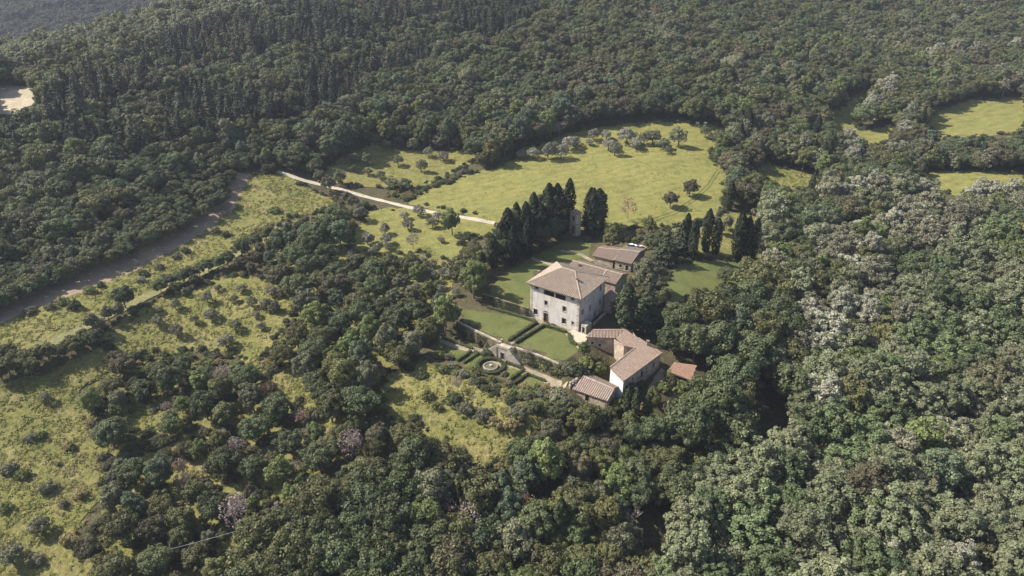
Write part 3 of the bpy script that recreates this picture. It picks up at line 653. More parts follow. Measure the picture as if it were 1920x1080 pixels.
# parapet wall with a row of round pale stones at the shed's left end
a_ = onz(*c4(165, 800), -2.6); b_ = onz(*c4(395, 640), -2.0)
pw = thing('parapet_wall', (a_.x, a_.y, -6.5), 'old stone wall along the left end of the low ribbed shed', 'wall')
d_ = (b_-a_); d_.z = 0; Lw = d_.length; d_.normalize(); mb = MB(); mb.box((a_+b_)/2, d_, Vector((-d_.y, d_.x, 0)), Lw/2, 0.3, -7.0, -2.45); mb.build('wall', M['rubble'], pw)
ords = ['first', 'second', 'third', 'fourth', 'fifth', 'sixth', 'seventh']
for k in range(7):
    c_ = a_+(b_-a_)*((k+0.5)/7); mb = MB(); s_ = R.uniform(.42, .55)
    mb.lathe((c_.x, c_.y, -2.45), [(0.3*s_, 0), (0.75*s_, .12), (1.0*s_, .45), (0.95*s_, .75), (0.55*s_, .9), (0.62*s_, .98), (0.0, .98)], 9)
    tag(mb.build('stone_pot', M['pale_stone']), 'pale round pot on the shed wall, %s from the lower end' % ords[k], 'pot', 'pale pots along the shed wall')
# open shelter with an orange mono-pitch roof
plD = plane3((*c4(1265, 637), -3.3), (*c4(1540, 740), -3.3), (*c4(1600, 572), -2.3))
qd = [hit(*c4(*p_), plD) for p_ in ((1265, 637), (1540, 740), (1598, 572), (1345, 540))]
shel = thing('open_shelter', (qd[0].x+3, qd[0].y, -6.8), 'small open shelter with orange tile roof at the edge of the wood', 'shelter')
roof(shel, [(qd, qd[1]-qd[0])], M['tile_bright'], tw=0.42)
for p_ in inset(qd, 0.5):
    mb = MB(); mb.box(p_, (1, 0), (0, 1), 0.17, 0.17, gz(p_.x, p_.y)-0.5, p_.z-0.2); mb.build('post', M['cream'], shel)
qi = inset(qd, 0.4); mb = MB(); wall_quad(mb, qi[2], qi[3], qi[2].z-.2, qi[3].z-.2, -8); mb.build('back_wall', M['rubble'], shel)
sheet('yard', [onz(u, v, 0) for u, v in ((1060,625),(1090,612),(1110,628),(1098,640),(1085,655))], M['gravel'], 0.06, 1.5, 0.1, True)
sheet('forecourt', [vA-E1*2-E2*0.1, vB+E1*2.5-E2*0.1, vB+E1*3.5-E2*3.5, vB-E1*2-E2*2.6, vA-E1*1.5-E2*2.2], M['walk'], 0.05, 1.5, 0.1, True)
sheet('farm_yard', [(1215,725),(1240,690),(1258,705),(1250,735),(1228,745)], M['dirt'], 0.15, 1.5, 0.2)

# gate tower among the cypresses
gp = at(1078, 437); th = thing('gate_tower', gp, 'narrow cream gate tower half hidden among dark cypresses', 'tower')
gx_, gy_ = Vector((0.64, -0.768, 0)), Vector((0.768, 0.64, 0)); c_ = gp; Hh = 8.6
mb = MB(); P4 = [c_-gx_*1.9-gy_*1.2, c_+gx_*1.9-gy_*1.2, c_+gx_*1.9+gy_*1.2, c_-gx_*1.9+gy_*1.2]
arch = (1.9, gp.z+1.7, 1.6, 3.4); up_ = (1.9, gp.z+6.4, 1.3, 2.2)
wall_quad(mb, P4[0], P4[1], gp.z+Hh, gp.z+Hh, gp.z-.5, [arch, up_]); 
for i in (1, 2, 3): wall_quad(mb, P4[i], P4[(i+1) % 4], gp.z+Hh, gp.z+Hh, gp.z-.5)
mb.build('wall', M['cream'], th)
opening(th, P4[0], P4[1], arch, 'door', M['pale_stone'], M['timber'], sill=False); opening(th, P4[0], P4[1], up_, 'window', M['pale_stone'], M['glass'])
for zz, hh, ww_ in ((4.3, .3, .18), (Hh, .35, .3)):
    mb = MB(); mb.box(c_, gx_, gy_, 1.9+ww_, 1.2+ww_, gp.z+zz, gp.z+zz+hh); mb.build('cornice', M['pale_stone'], th)
for k in (-1.55, 1.55):
    mb = MB(); mb.box(c_+gx_*k-gy_*1.3, gx_, gy_, .28, .12, gp.z, gp.z+4.3); mb.build('pilaster', M['pale_stone'], th)
tz = gp.z+Hh+.35; q4 = [p_+Vector((0, 0, tz-p_.z)) for p_ in P4]; ap = Vector((c_.x, c_.y, tz+1.1))
roof(th, [([q4[i], q4[(i+1) % 4], ap], q4[(i+1) % 4]-q4[i]) for i in range(4)], M['tile_old'])

# ------------------------------------------------------------------ terrace: retaining walls, stairs and grotto, fountain
def ret_wall(line, label, parapet=0.32):
    th = thing('retaining_wall', (line[0].x, line[0].y, -4), label, 'wall'); mb = MB(); cp_ = MB()
    for i in range(len(line)-1):
        a, b = line[i], line[i+1]; d = (b-a).normalized(); nn = Vector((d.y, -d.x, 0)); mb.box((a+b)/2+nn*0.15, d, nn, (b-a).length/2+.05, 0.55, -4.6, 0.05)
        cp_.box((a+b)/2+nn*0.15, d, nn, (b-a).length/2+.06, 0.26+0.002*i, 0.05, parapet)
    mb.build('wall', M['mossy'], th); cp_.build('coping', M['pale_stone'], th); return th
ST = onz(951, 646, 0); wdir = (wall_line[4]-wall_line[2]).normalized(); wout = Vector((wdir.y, -wdir.x, 0))
sL = ST-wdir*2.2; sR = ST+wdir*2.2
RW1 = ret_wall([wall_line[0], wall_line[1], sL], 'mossy retaining wall with pale coping below the left lawn')
RW2 = ret_wall([sR, wall_line[4], wall_line[5]], 'retaining wall with pale coping below the right lawn')
gr = thing('grotto_staircase', ST+wout*1.0-Z3*4, 'stone double stair with small arched grotto between the two lawns', 'staircase')
LW = 1.9; DP = 2.6
pf = [ST-wdir*LW+wout*DP, ST+wdir*LW+wout*DP]
mb = MB(); op = (LW, -2.7, 1.3, 2.4)
wall_quad(mb, pf[0], pf[1], 0, 0, -4.4, [op], 0.8); wall_quad(mb, pf[1], ST+wdir*LW, 0, 0, -4.4); wall_quad(mb, ST-wdir*LW, pf[0], 0, 0, -4.4)
mb.face([ST-wdir*LW, pf[0], pf[1], ST+wdir*LW]); mb.build('landing', M['pale_stone'], gr)
gd = opening(gr, pf[0], pf[1], op, 'grotto_opening', M['pale_stone'], M['inner'], fw=.25, depth=.8, sill=False)  # arch has no door: its dark back sheet paints the shade inside the grotto
for sgn in (-1, 1):
    fl = MB(); nst = 13
    for k in range(nst):
        z1 = -0.3-k*0.285; c_ = ST+wdir*sgn*(LW+0.2+k*0.34+0.02)+wout*1.2
        mb = MB(); mb.box(c_, wdir, wout, 0.17, 1.15, -4.3, z1); mb.build('step', M['pale_stone'] if k % 2 else M['dress'], gr)
    mb = MB(); a = ST+wdir*sgn*LW+wout*2.5; b = ST+wdir*sgn*(LW+nst*0.34+.3)+wout*2.5
    for k in range(8):
        p0 = a.lerp(b, k/8); p1 = a.lerp(b, (k+1)/8); zt = 0.75-k/8*3.9
        dd = wdir*sgn; mb.face([p0+Z3*zt, p1+Z3*(zt-.49), p1+Z3*(zt-.49)+wout*.28, p0+Z3*zt+wout*.28]); mb.face([p0+wout*.28-Z3*4.3, p1+wout*.28-Z3*4.3, p1+wout*.28+Z3*(zt-.49), p0+wout*.28+Z3*zt]); mb.face([p1-Z3*4.3, p0-Z3*4.3, p0+Z3*zt, p1+Z3*(zt-.49)])
    mb.build('stair_parapet', M['pale_stone'], gr)
mb = MB(); mb.box((pf[0]+pf[1])/2+wout*.0, wdir, wout, LW+.1, .16, 0.0, .75); mb.build('balustrade', M['pale_stone'], gr)
for k, wv in enumerate((-1.9, 1.9)):
    c_ = ST+wdir*wv+wout*.1; mb = MB(); mb.lathe((c_.x, c_.y, 0), [(.22, 0), (.3, .1), (.18, .5), (.34, .95), (.4, 1.25), (.3, 1.3), (0, 1.3)], 9)
    tag(mb.build('stone_urn', M['pale_stone']), 'stone urn at the top of the stair, %s side of the landing' % ('lawn corner' if k else 'grotto corner'), 'urn', 'urns by the stair')
fc = onz(920, 688, -4); ft = thing('fountain', fc, 'round stone fountain basin inside a clipped hedge ring', 'fountain')
mb = MB(); mb.lathe((fc.x, fc.y, fc.z), [(2.25, -.3), (2.3, .4), (2.2, .5), (1.85, .5), (1.78, .4), (1.75, -.1)], 24); mb.build('basin', M['basin'], ft)
mb = MB(); mb.face([(fc.x+1.77*math.cos(k*math.pi/12), fc.y+1.77*math.sin(k*math.pi/12), fc.z+.28) for k in range(24)]); mb.build('water', M['water'], ft)
mb = MB(); mb.lathe((fc.x, fc.y, fc.z), [(.35, 0), (.25, .5), (.4, .75), (.2, .8), (0, .85)], 8); mb.build('spout', M['dress'], ft)
sheet('left_lawn', [onz(u, v, 0) for u, v in ((860,600),(868,580),(973,594),(1001,606),(950,640),(936,636),(900,619))], M['lawn'], 0.04, 2.0, 0.1, True)
sheet('right_lawn', [onz(u, v, 0) for u, v in ((1018,613),(1063,627),(1070,645),(1090,655),(1052,681),(1013,664),(972,648))], M['lawn'], 0.04, 2.0, 0.1, True)
sheet('border_path', [onz(u, v, 0) for u, v in ((1013,608),(1017,611),(961,645),(955,642))], M['walk'], 0.05, 1.2, 0.05, True)
sheet('gravel_walk', [onz(u, v, -4) for u, v in ((826,633),(852,640),(905,655),(985,688),(1035,708),(1064,722),(1058,734),(1020,722),(970,700),(900,672),(820,645))], M['walk'], 0.06, 1.6, 0.15, True)
for i, px in enumerate([((806,652),(822,641),(858,655),(885,662),(862,676),(835,672)), ((880,672),(893,664),(912,672),(900,680),(895,695),(870,690)), ((945,694),(962,690),(978,696),(955,712),(940,706)), ((992,706),(1030,722),(1010,745),(965,730))]):
    o = sheet('parterre_lawn', [onz(u, v, -4) for u, v in px], M['lawn'], 0.09, 1.6, 0.1, True)
# wall on the left of the villa, between back lawn and terrace
a_ = onz(905, 566, 0); b_ = onz(991, 593.5, 0); th = thing('garden_wall', a_, 'ivy covered garden wall running left from the villa front', 'wall'); d_ = (b_-a_).normalized()
mb = MB(); mb.box((a_+b_)/2, d_, Vector((-d_.y, d_.x, 0)), (b_-a_).length/2, .3, -.4, 3.1); mb.build('wall', M['mossy'], th)
GW = (a_, b_, th)
# forecourt gate: stone enclosure at the near corner of the villa
q = vB+E1*1.8+E2*1.0; th = thing('court_gate', q, 'square stone court gate at the near corner of the villa', 'gate')
a_ = onz(1089, 623, 0); b_ = onz(1098, 627.5, 0); c_ = onz(1109, 618, 0); mb = MB(); dop = ((b_-a_).length/2, 1.15, 1.0, 2.1)
wall_quad(mb, a_, b_, 2.9, 2.9, -.5, [dop]); wall_quad(mb, b_, c_, 2.9, 2.7, -3); wall_quad(mb, c_, c_-(b_-a_), 2.7, 2.7, -1); wall_quad(mb, c_-(b_-a_), a_, 2.7, 2.9, -1); mb.face([a_+Z3*2.9, b_+Z3*2.9, c_+Z3*2.7, c_-(b_-a_)+Z3*2.7]); mb.build('wall', M['dress'], th)
opening(th, a_, b_, dop, 'door', M['pale_stone'], M['timber'], sill=False, fw=.1)
# low wall along the villa's right side
a_ = onz(1112, 612, 0); b_ = onz(1143, 583, 0); th = thing('side_wall', a_, 'low pale wall along the shaded right side of the villa', 'wall'); d_ = (b_-a_).normalized()
mb = MB(); mb.box((a_+b_)/2, d_, Vector((-d_.y, d_.x, 0)), (b_-a_).length/2, .25, -3, .9); mb.build('wall', M['rubble'], th)
mb = MB(); mb.box((a_+b_)/2, d_, Vector((-d_.y, d_.x, 0)), (b_-a_).length/2+.05, .32, .9, 1.05); mb.build('coping', M['pale_stone'], th)

# ------------------------------------------------------------------ parked cars, white boxes, poles and wires
def car(u, v, rot, label):
    p_ = at(u, v); th = thing('parked_car', p_, label, 'car', 'cars behind the outbuilding'); cx, cy = Vector((math.cos(rot), math.sin(rot), 0)), Vector((-math.sin(rot), math.cos(rot), 0))
    prof = [(-2.1, .35), (-2.1, .8), (-1.95, .95), (1.1, .95), (2.0, .8), (2.1, .35)]; cab = [(-1.75, .95), (-1.35, 1.42), (.35, 1.45), (1.05, .95)]
    def ext(pr, hw):
        mb = MB(); l = [p_+cx*x-cy*hw+Z3*z for x, z in pr]; r = [p_+cx*x+cy*hw+Z3*z for x, z in pr]
        mb.face(l); mb.face(r[::-1])
        for i in range(len(pr)): j = (i+1) % len(pr); mb.face([l[j], l[i], r[i], r[j]])
        return mb
    ext(prof, .86).build('body', M['paint'], th); cb = ext(cab, .74).build('cabin', M['glass'], th)
    ext([(-1.4, 1.4), (-1.3, 1.5), (.3, 1.52), (.45, 1.42)], .72).build('roof_panel', M['paint'], cb)
    for x in (-1.3, 1.3):
        for y in (-.8, .8):
            mb = MB(); c0 = p_+cx*x+cy*(y-.1)+Z3*.33; mb.tube(c0, c0+cy*.2, .33, .33, 10); mb.build('wheel', M['rubber'], th)
car(1185, 464.5, 0.35, 'white car parked behind the ribbed outbuilding roof, the left one'); car(1203, 467.5, 0.3, 'white car parked beside the dark conifer behind the outbuilding')
for i, (u, v) in enumerate(((1293, 231), (1308, 232), (1322.5, 233))):
    p_ = at(u, v); th = thing('hive_box', p_, 'small white box at the wood edge above the meadow, %s of three' % ('leftmost', 'middle', 'rightmost')[i], 'box', 'white boxes by the wood')
    mb = MB(); mb.box(p_, (1, 0), (0, 1), .75, .5, p_.z-.1, p_.z+.8); mb.build('body', M['white'], th); mb = MB(); mb.box(p_, (1, 0), (0, 1), .85, .6, p_.z+.8, p_.z+.95); mb.build('lid', M['paint'], th)
def pole(u, v, top_v, label):
    p_ = at(u, v); s_ = (p_-Vector((0, 0, H_CAM))).length; h = (v-top_v)*s_/F_PX/0.84
    th = thing('utility_pole', p_, label, 'pole', 'wooden poles of the overhead line'); mb = MB(); mb.tube(p_-Z3*.5, p_+Z3*h, .17, .12, 8); mb.build('post', M['pole_wood'], th)
    mb = MB(); t_ = p_+Z3*(h-.35); mb.box(t_, (0.6, .8), (-.8, .6), .75, .08, t_.z, t_.z+.15); mb.build('crossbar', M['pole_wood'], th)
    for k in (-.6, .6): mb = MB(); mb.lathe((t_.x+.6*k, t_.y+.8*k, t_.z+.15), [(.05, 0), (.09, .08), (.07, .2), (0, .22)], 6); mb.build('insulator', M['paint'], th)
    return p_+Z3*h
T1 = pole(884, 925, 882, 'grey wooden pole rising from the wood at the foot of the garden meadow'); T2 = pole(643, 965, 927, 'wooden pole in the brush left of the bottom wood'); T3 = pole(742, 925, 889, 'wooden pole sunk among dark oaks right of the brush')
def wire(a, b, sag, label):
    mb = MB(); pr = a
    for k in range(1, 15):
        t_ = k/14; q_ = a.lerp(b, t_)-Z3*sag*4*t_*(1-t_); mb.tube(pr, q_, .055, .055, 4, cap=False); pr = q_
    tag(mb.build('overhead_wire', M['wire']), label, 'wire', 'overhead wires')
wire(T1, at(520, 1110)+Z3*8.5, 1.0, 'overhead wire from the garden meadow pole to the bottom edge'); wire(T3, T2, .5, 'short overhead wire between the two brush poles'); wire(T2, at(330, 1075)+Z3*7.5, .9, 'overhead wire running down left over grey bare trees')
# ------------------------------------------------------------------ vegetation: prototypes
def unit(a): return a/np.maximum(np.linalg.norm(a, axis=1, keepdims=True), 1e-9)
def quads(P, Nn, size, rs, asp=0.75):
    """leaf sprays: slightly folded rhombi at P facing Nn"""
    n = len(P); Nn = unit(Nn); t = unit(np.cross(Nn, rs.normal(size=(n, 3)))); b = np.cross(Nn, t); s = np.broadcast_to(size, (n,))[:, None]
    V = np.stack([P-t*s, P-b*s*asp-Nn*s*0.15, P+t*s, P+b*s*asp-Nn*s*0.15], 1).reshape(-1, 3)
    return V, np.arange(n*4).reshape(n, 4)
def crown_pts(rs, rx, rz, cz, nl, lr, npl, spread=0.45, up=0.15, shell=0.78, lump=0.22, low=-0.55):
    """leaf positions and facings of a crown built of many rounded boughs"""
    i = np.arange(nl)+0.5; ph = np.pi*(1+5**0.5)*i; z = 1-(1-low)*i/nl; r = np.sqrt(np.maximum(1-z*z, 0))
    D = np.stack([r*np.cos(ph), r*np.sin(ph), z], 1)+rs.normal(0, 0.14, (nl, 3)); rad = (shell+rs.uniform(-lump, lump*0.8, nl))[:, None]
    L = D*rad*np.array([rx, rx, rz])+np.array([0, 0, cz]); LR = lr*rs.uniform(0.7, 1.3, nl)
    Ps = []; Ns = []
    for k in range(nl):
        d = unit(rs.normal(size=(npl, 3))+D[k]*0.75+np.array([0, 0, .25])); rr = LR[k]*rs.uniform(0.72, 1.08, npl)[:, None]
        Ps.append(L[k]+d*rr*np.array([1, 1, .82])); Ns.append(d+rs.normal(0, spread, (npl, 3))+np.array([0, 0, up]))
    return np.concatenate(Ps), np.concatenate(Ns)
def conifer_pts(rs, h, r, base, tiers, per, droop=0.25):
    Ps = []; Ns = []
    for k in range(tiers):
        f = k/(tiers-1); z = base+(h-base)*f; R_ = r*(1-f**1.5)**0.9*(0.7+0.5*rs.rand())+0.2; nb = max(4, int(9*(1-f*0.6)))
        for b in range(nb):
            a = 2*np.pi*(b+rs.rand()*0.7)/nb+k*0.7; ln = R_*rs.uniform(0.7, 1.15); m = max(3, int(per*ln/r)); s = rs.uniform(0.25, 1, m)
            x = s*ln; zz = z-x*droop+rs.normal(0, .12, m); w_ = rs.normal(0, 0.18, m)*(0.4+x)
            Ps.append(np.stack([np.cos(a)*x-np.sin(a)*w_, np.sin(a)*x+np.cos(a)*w_, zz], 1))
            Ns.append(np.stack([np.cos(a)*0.5+rs.normal(0, .35, m), np.sin(a)*0.5+rs.normal(0, .35, m), np.full(m, .8)], 1))
    return np.concatenate(Ps), np.concatenate(Ns)
def column_pts(rs, h, r, n, base=0.3):
    f = rs.rand(n)**0.85; a = rs.rand(n)*2*np.pi; prof = r*np.minimum(1, np.maximum(1-f, 0)/.3)**.6*np.minimum(1, (f+.25)/.45); lum = 1+0.2*np.sin(a*4+f*13)+0.14*np.sin(a*7-f*29)
    x = prof*lum*rs.uniform(.8, 1.05, n); P = np.stack([np.cos(a)*x, np.sin(a)*x, base+f*(h-base)], 1)
    return P, np.stack([np.cos(a)+rs.normal(0, .4, n), np.sin(a)+rs.normal(0, .4, n), rs.normal(.35, .4, n)], 1)
def trunk_mesh(name, h, r, spread, m, limbs=4, seed=0):
    rr = random.Random(seed); mb = MB(); top = Vector((rr.uniform(-.2, .2), rr.uniform(-.2, .2), h*0.62)); mb.tube((0, 0, -.6), (0, 0, h*.12), r*1.25, r*.9, 6); mb.tube((0, 0, h*.12), top, r*.9, r*.5, 6)
    for k in range(limbs):
        a = 2*math.pi*(k+rr.random()*.6)/limbs; s = Vector((0, 0, 0)).lerp(top, rr.uniform(.5, .95)); mb.tube(s, s+Vector((math.cos(a)*spread*.6, math.sin(a)*spread*.6, h*rr.uniform(.15, .3))), r*.45, r*.12, 5)
    return mb.mesh(name, m)
def bare_mesh(name, h, seed, m, tw=0.028):
    """leafless tree: forked limbs ending in fine twigs"""
    rr = random.Random(seed); mb = MB()
    def grow(p, d, l, r, dep):
        q_ = p+d*l; mb.tube(p, q_, r, r*.65, 4 if dep < 2 else 3, cap=False)
        if dep >= 5: return
        for k in range(3 if dep < 4 else 2):
            nd = (d+Vector((rr.uniform(-.7, .7), rr.uniform(-.7, .7), rr.uniform(-.15, .55)))).normalized(); grow(q_ if k else p.lerp(q_, .7), nd, l*rr.uniform(.62, .82), max(r*.58, tw), dep+1)
    grow(Vector((0, 0, -.4)), Vector((0, 0, 1)), h*.3, h*.018, 0); return mb.mesh(name, m)

KIND = {}
def proto(kind, fn, nvar, leaf, size, trunk, r, h):
    ms = []
    for k in range(nvar):
        rs = np.random.RandomState(hash_(kind)+k*13); P, Nn = fn(rs)
        if kind not in ('cypress',): P = P*np.array([rs.uniform(.84, 1.16), rs.uniform(.84, 1.16), rs.uniform(.84, 1.16)]); P[:, 0] += P[:, 2]*rs.uniform(-.08, .08); P[:, 1] += P[:, 2]*rs.uniform(-.08, .08)
        V, Fq = quads(P, Nn, size*rs.uniform(.65, 1.35, len(P)), rs); ms.append(np_mesh(kind+'_crown', V, Fq, [leaf]))
    KIND[kind] = dict(crowns=ms, trunk=trunk_mesh(kind+'_trunk', *trunk) if trunk else None, r=r, h=h)
def hash_(s): return sum(ord(c)*(i+3) for i, c in enumerate(s))
proto('oak', lambda rs: crown_pts(rs, 3.7, 3.5, 5.4, 56, 1.1, 112, .5), 7, M['leaf'], .235, (9, .32, 3.2, M['bark'], 5, 1), 3.9, 9.0)
proto('broadleaf', lambda rs: crown_pts(rs, 3.2, 4.2, 5.6, 66, .9, 96, .55), 7, M['leaf'], .22, (10, .26, 2.6, M['bark'], 4, 2), 3.4, 10.2)
proto('locust', lambda rs: crown_pts(rs, 3.5, 4.0, 6.4, 90, .7, 78, .65, .55, .8, .28), 7, M['leaf'], .20, (11, .24, 2.8, M['bark'], 4, 3), 3.6, 10.8)
proto('poplar', lambda rs: crown_pts(rs, 3.1, 5.0, 6.6, 84, .78, 84, .75, .2, .8, .28), 6, M['silver'], .21, (12, .28, 2.4, M['bare'], 5, 4), 3.3, 12.0)
proto('olive', lambda rs: crown_pts(rs, 1.75, 1.45, 2.5, 32, .56, 80, .65), 5, M['silver'], .13, (4, .2, 1.4, M['bark'], 4, 5), 1.9, 4.1)
proto('shrub', lambda rs: crown_pts(rs, 1.55, 1.35, .7, 28, .56, 76, .65, .2, .8, .3, -.2), 6, M['leaf'], .145, None, 1.6, 2.2)
proto('pine', lambda rs: conifer_pts(rs, 12.5, 3.3, 2.6, 15, 30, .3), 5, M['needle'], .34, (13, .24, .9, M['bark'], 2, 6), 2.6, 13.5)
proto('cypress', lambda rs: column_pts(rs, 13.0, 1.35, 2600), 4, M['needle'], .24, (12, .22, .3, M['bark'], 1, 7), 1.4, 13.0)
proto('cedar', lambda rs: conifer_pts(rs, 14.0, 4.2, 1.6, 18, 34, .12), 2, M['needle'], .34, (13, .34, 1.5, M['bark'], 3, 8), 4.0, 14.0)
def sparse(rs):
    return crown_pts(rs, 2.6, 3.0, 4.6, 44, .7, 14, .9)
proto('thin', sparse, 3, M['silver'], .17, None, 2.8, 7.6)
KIND['thin']['bare'] = [bare_mesh('bare_branches', 8.0, 40+k, M['bare']) for k in range(3)]
KIND['dead'] = dict(bare=[bare_mesh('dead_branches', 9.0, 60, M['bare'], .035)], r=2, h=9, crowns=[None], trunk=None)
TONES = {
 'oak': [('dark green', (0.090, 0.109, 0.053)), ('olive green', (.112, .115, .050)), ('mid green', (0.103, 0.127, 0.058)), ('brownish', (.105, .098, .058))],
 'broadleaf': [('fresh green', (0.146, 0.177, 0.065)), ('grey green', (0.165, 0.170, 0.103)), ('yellowish', (.14, .145, .058)), ('russet', (.135, .118, .068)), ('bluish green', (0.109, 0.141, 0.084)), ('pale olive', (.185, .195, .12))],
 'locust': [('soft green', (0.126, 0.161, 0.077)), ('pale green', (0.168, 0.186, 0.107)), ('bronze tinted', (.135, .13, .075)), ('deep green', (0.093, 0.123, 0.061))],
 'poplar': [('silvery', (.31, .31, .235)), ('ash grey', (.215, .21, .145)), ('pale green', (.185, .20, .12))],
 'olive': [('grey', (0.193, 0.184, 0.138)), ('silvery grey', (.24, .235, .19)), ('dull green', (0.156, 0.164, 0.097))],
 'shrub': [('dark', (0.091, 0.103, 0.051)), ('grey green', (0.175, 0.174, 0.114)), ('bright green', (0.183, 0.204, 0.072)), ('straw tinted', (0.271, 0.226, 0.113))],
 'pine': [('dark', (.045, .055, .036)), ('greyish', (.075, .08, .055)), ('brown tinged', (.08, .076, .048))],
 'cypress': [('dark', (.026, .034, .02)), ('dull green', (.05, .062, .032))], 'cedar': [('dark', (0.059, 0.072, 0.042))],
 'thin': [('grey', (0.274, 0.222, 0.193)), ('lilac grey', (0.226, 0.175, 0.167)), ('russet', (0.285, 0.179, 0.119))], 'dead': [('bleached', (0.398, 0.334, 0.280))]}
NAMES = {'oak': ('oak_tree', 'oak', 'oaks of the woods'), 'broadleaf': ('broadleaf_tree', 'broadleaf tree', 'broadleaf trees of the woods'), 'locust': ('locust_tree', 'feathery locust', 'locust trees of the lower right wood'),
 'poplar': ('poplar_tree', 'poplar', 'pale poplars'), 'olive': ('olive_tree', 'olive tree', 'olive trees'), 'shrub': ('shrub', 'shrub', 'shrubs of the fields and brush'), 'pine': ('pine_tree', 'pine', 'pines of the conifer hillside'),
 'cypress': ('cypress_tree', 'cypress', 'cypresses'), 'cedar': ('cedar_tree', 'cedar', 'big cedars'), 'thin': ('thin_tree', 'thinly leaved tree', 'thinly leaved trees'), 'dead': ('dead_tree', 'dead tree', 'dead trees')}
BYNAME = {k: (bpy.data.materials, k) for k in ()}
FIRST = {}
def plant(kind, x, y, z, s, sz, rot, var, color, label, cat=None, group=None, tiny=False):
    """one tree or shrub: an Empty at its foot with trunk and crown (a shrub is a single mesh)"""
    K_ = KIND[kind]; nm, word, grp = NAMES[kind]
    if kind == 'shrub':
        o = bpy.data.objects.new(nm, K_['crowns'][var % len(K_['crowns'])]); C.objects.link(o); o.color = (*color, 1); root = o; FIRST.setdefault((kind, var % len(K_['crowns'])), o)
    else:
        root = bpy.data.objects.new(nm, None); C.objects.link(root); root.empty_display_size = .3
        if K_['crowns'][0] is not None:
            o = bpy.data.objects.new('crown', K_['crowns'][var % len(K_['crowns'])]); C.objects.link(o); o.parent = root; o.color = (*color, 1); FIRST.setdefault((kind, var % len(K_['crowns'])), o)
        tm = K_['bare'][var % len(K_['bare'])] if 'bare' in K_ else K_['trunk']
        t_ = bpy.data.objects.new('trunk' if 'bare' not in K_ else 'branches', tm); C.objects.link(t_); t_.parent = root
    root.location = (x, y, z-0.1); root.rotation_euler = (0, 0, rot); root.scale = (s, s, sz)
    return tag(root, label, cat or ('shrub' if kind == 'shrub' else 'tree'), group or grp)

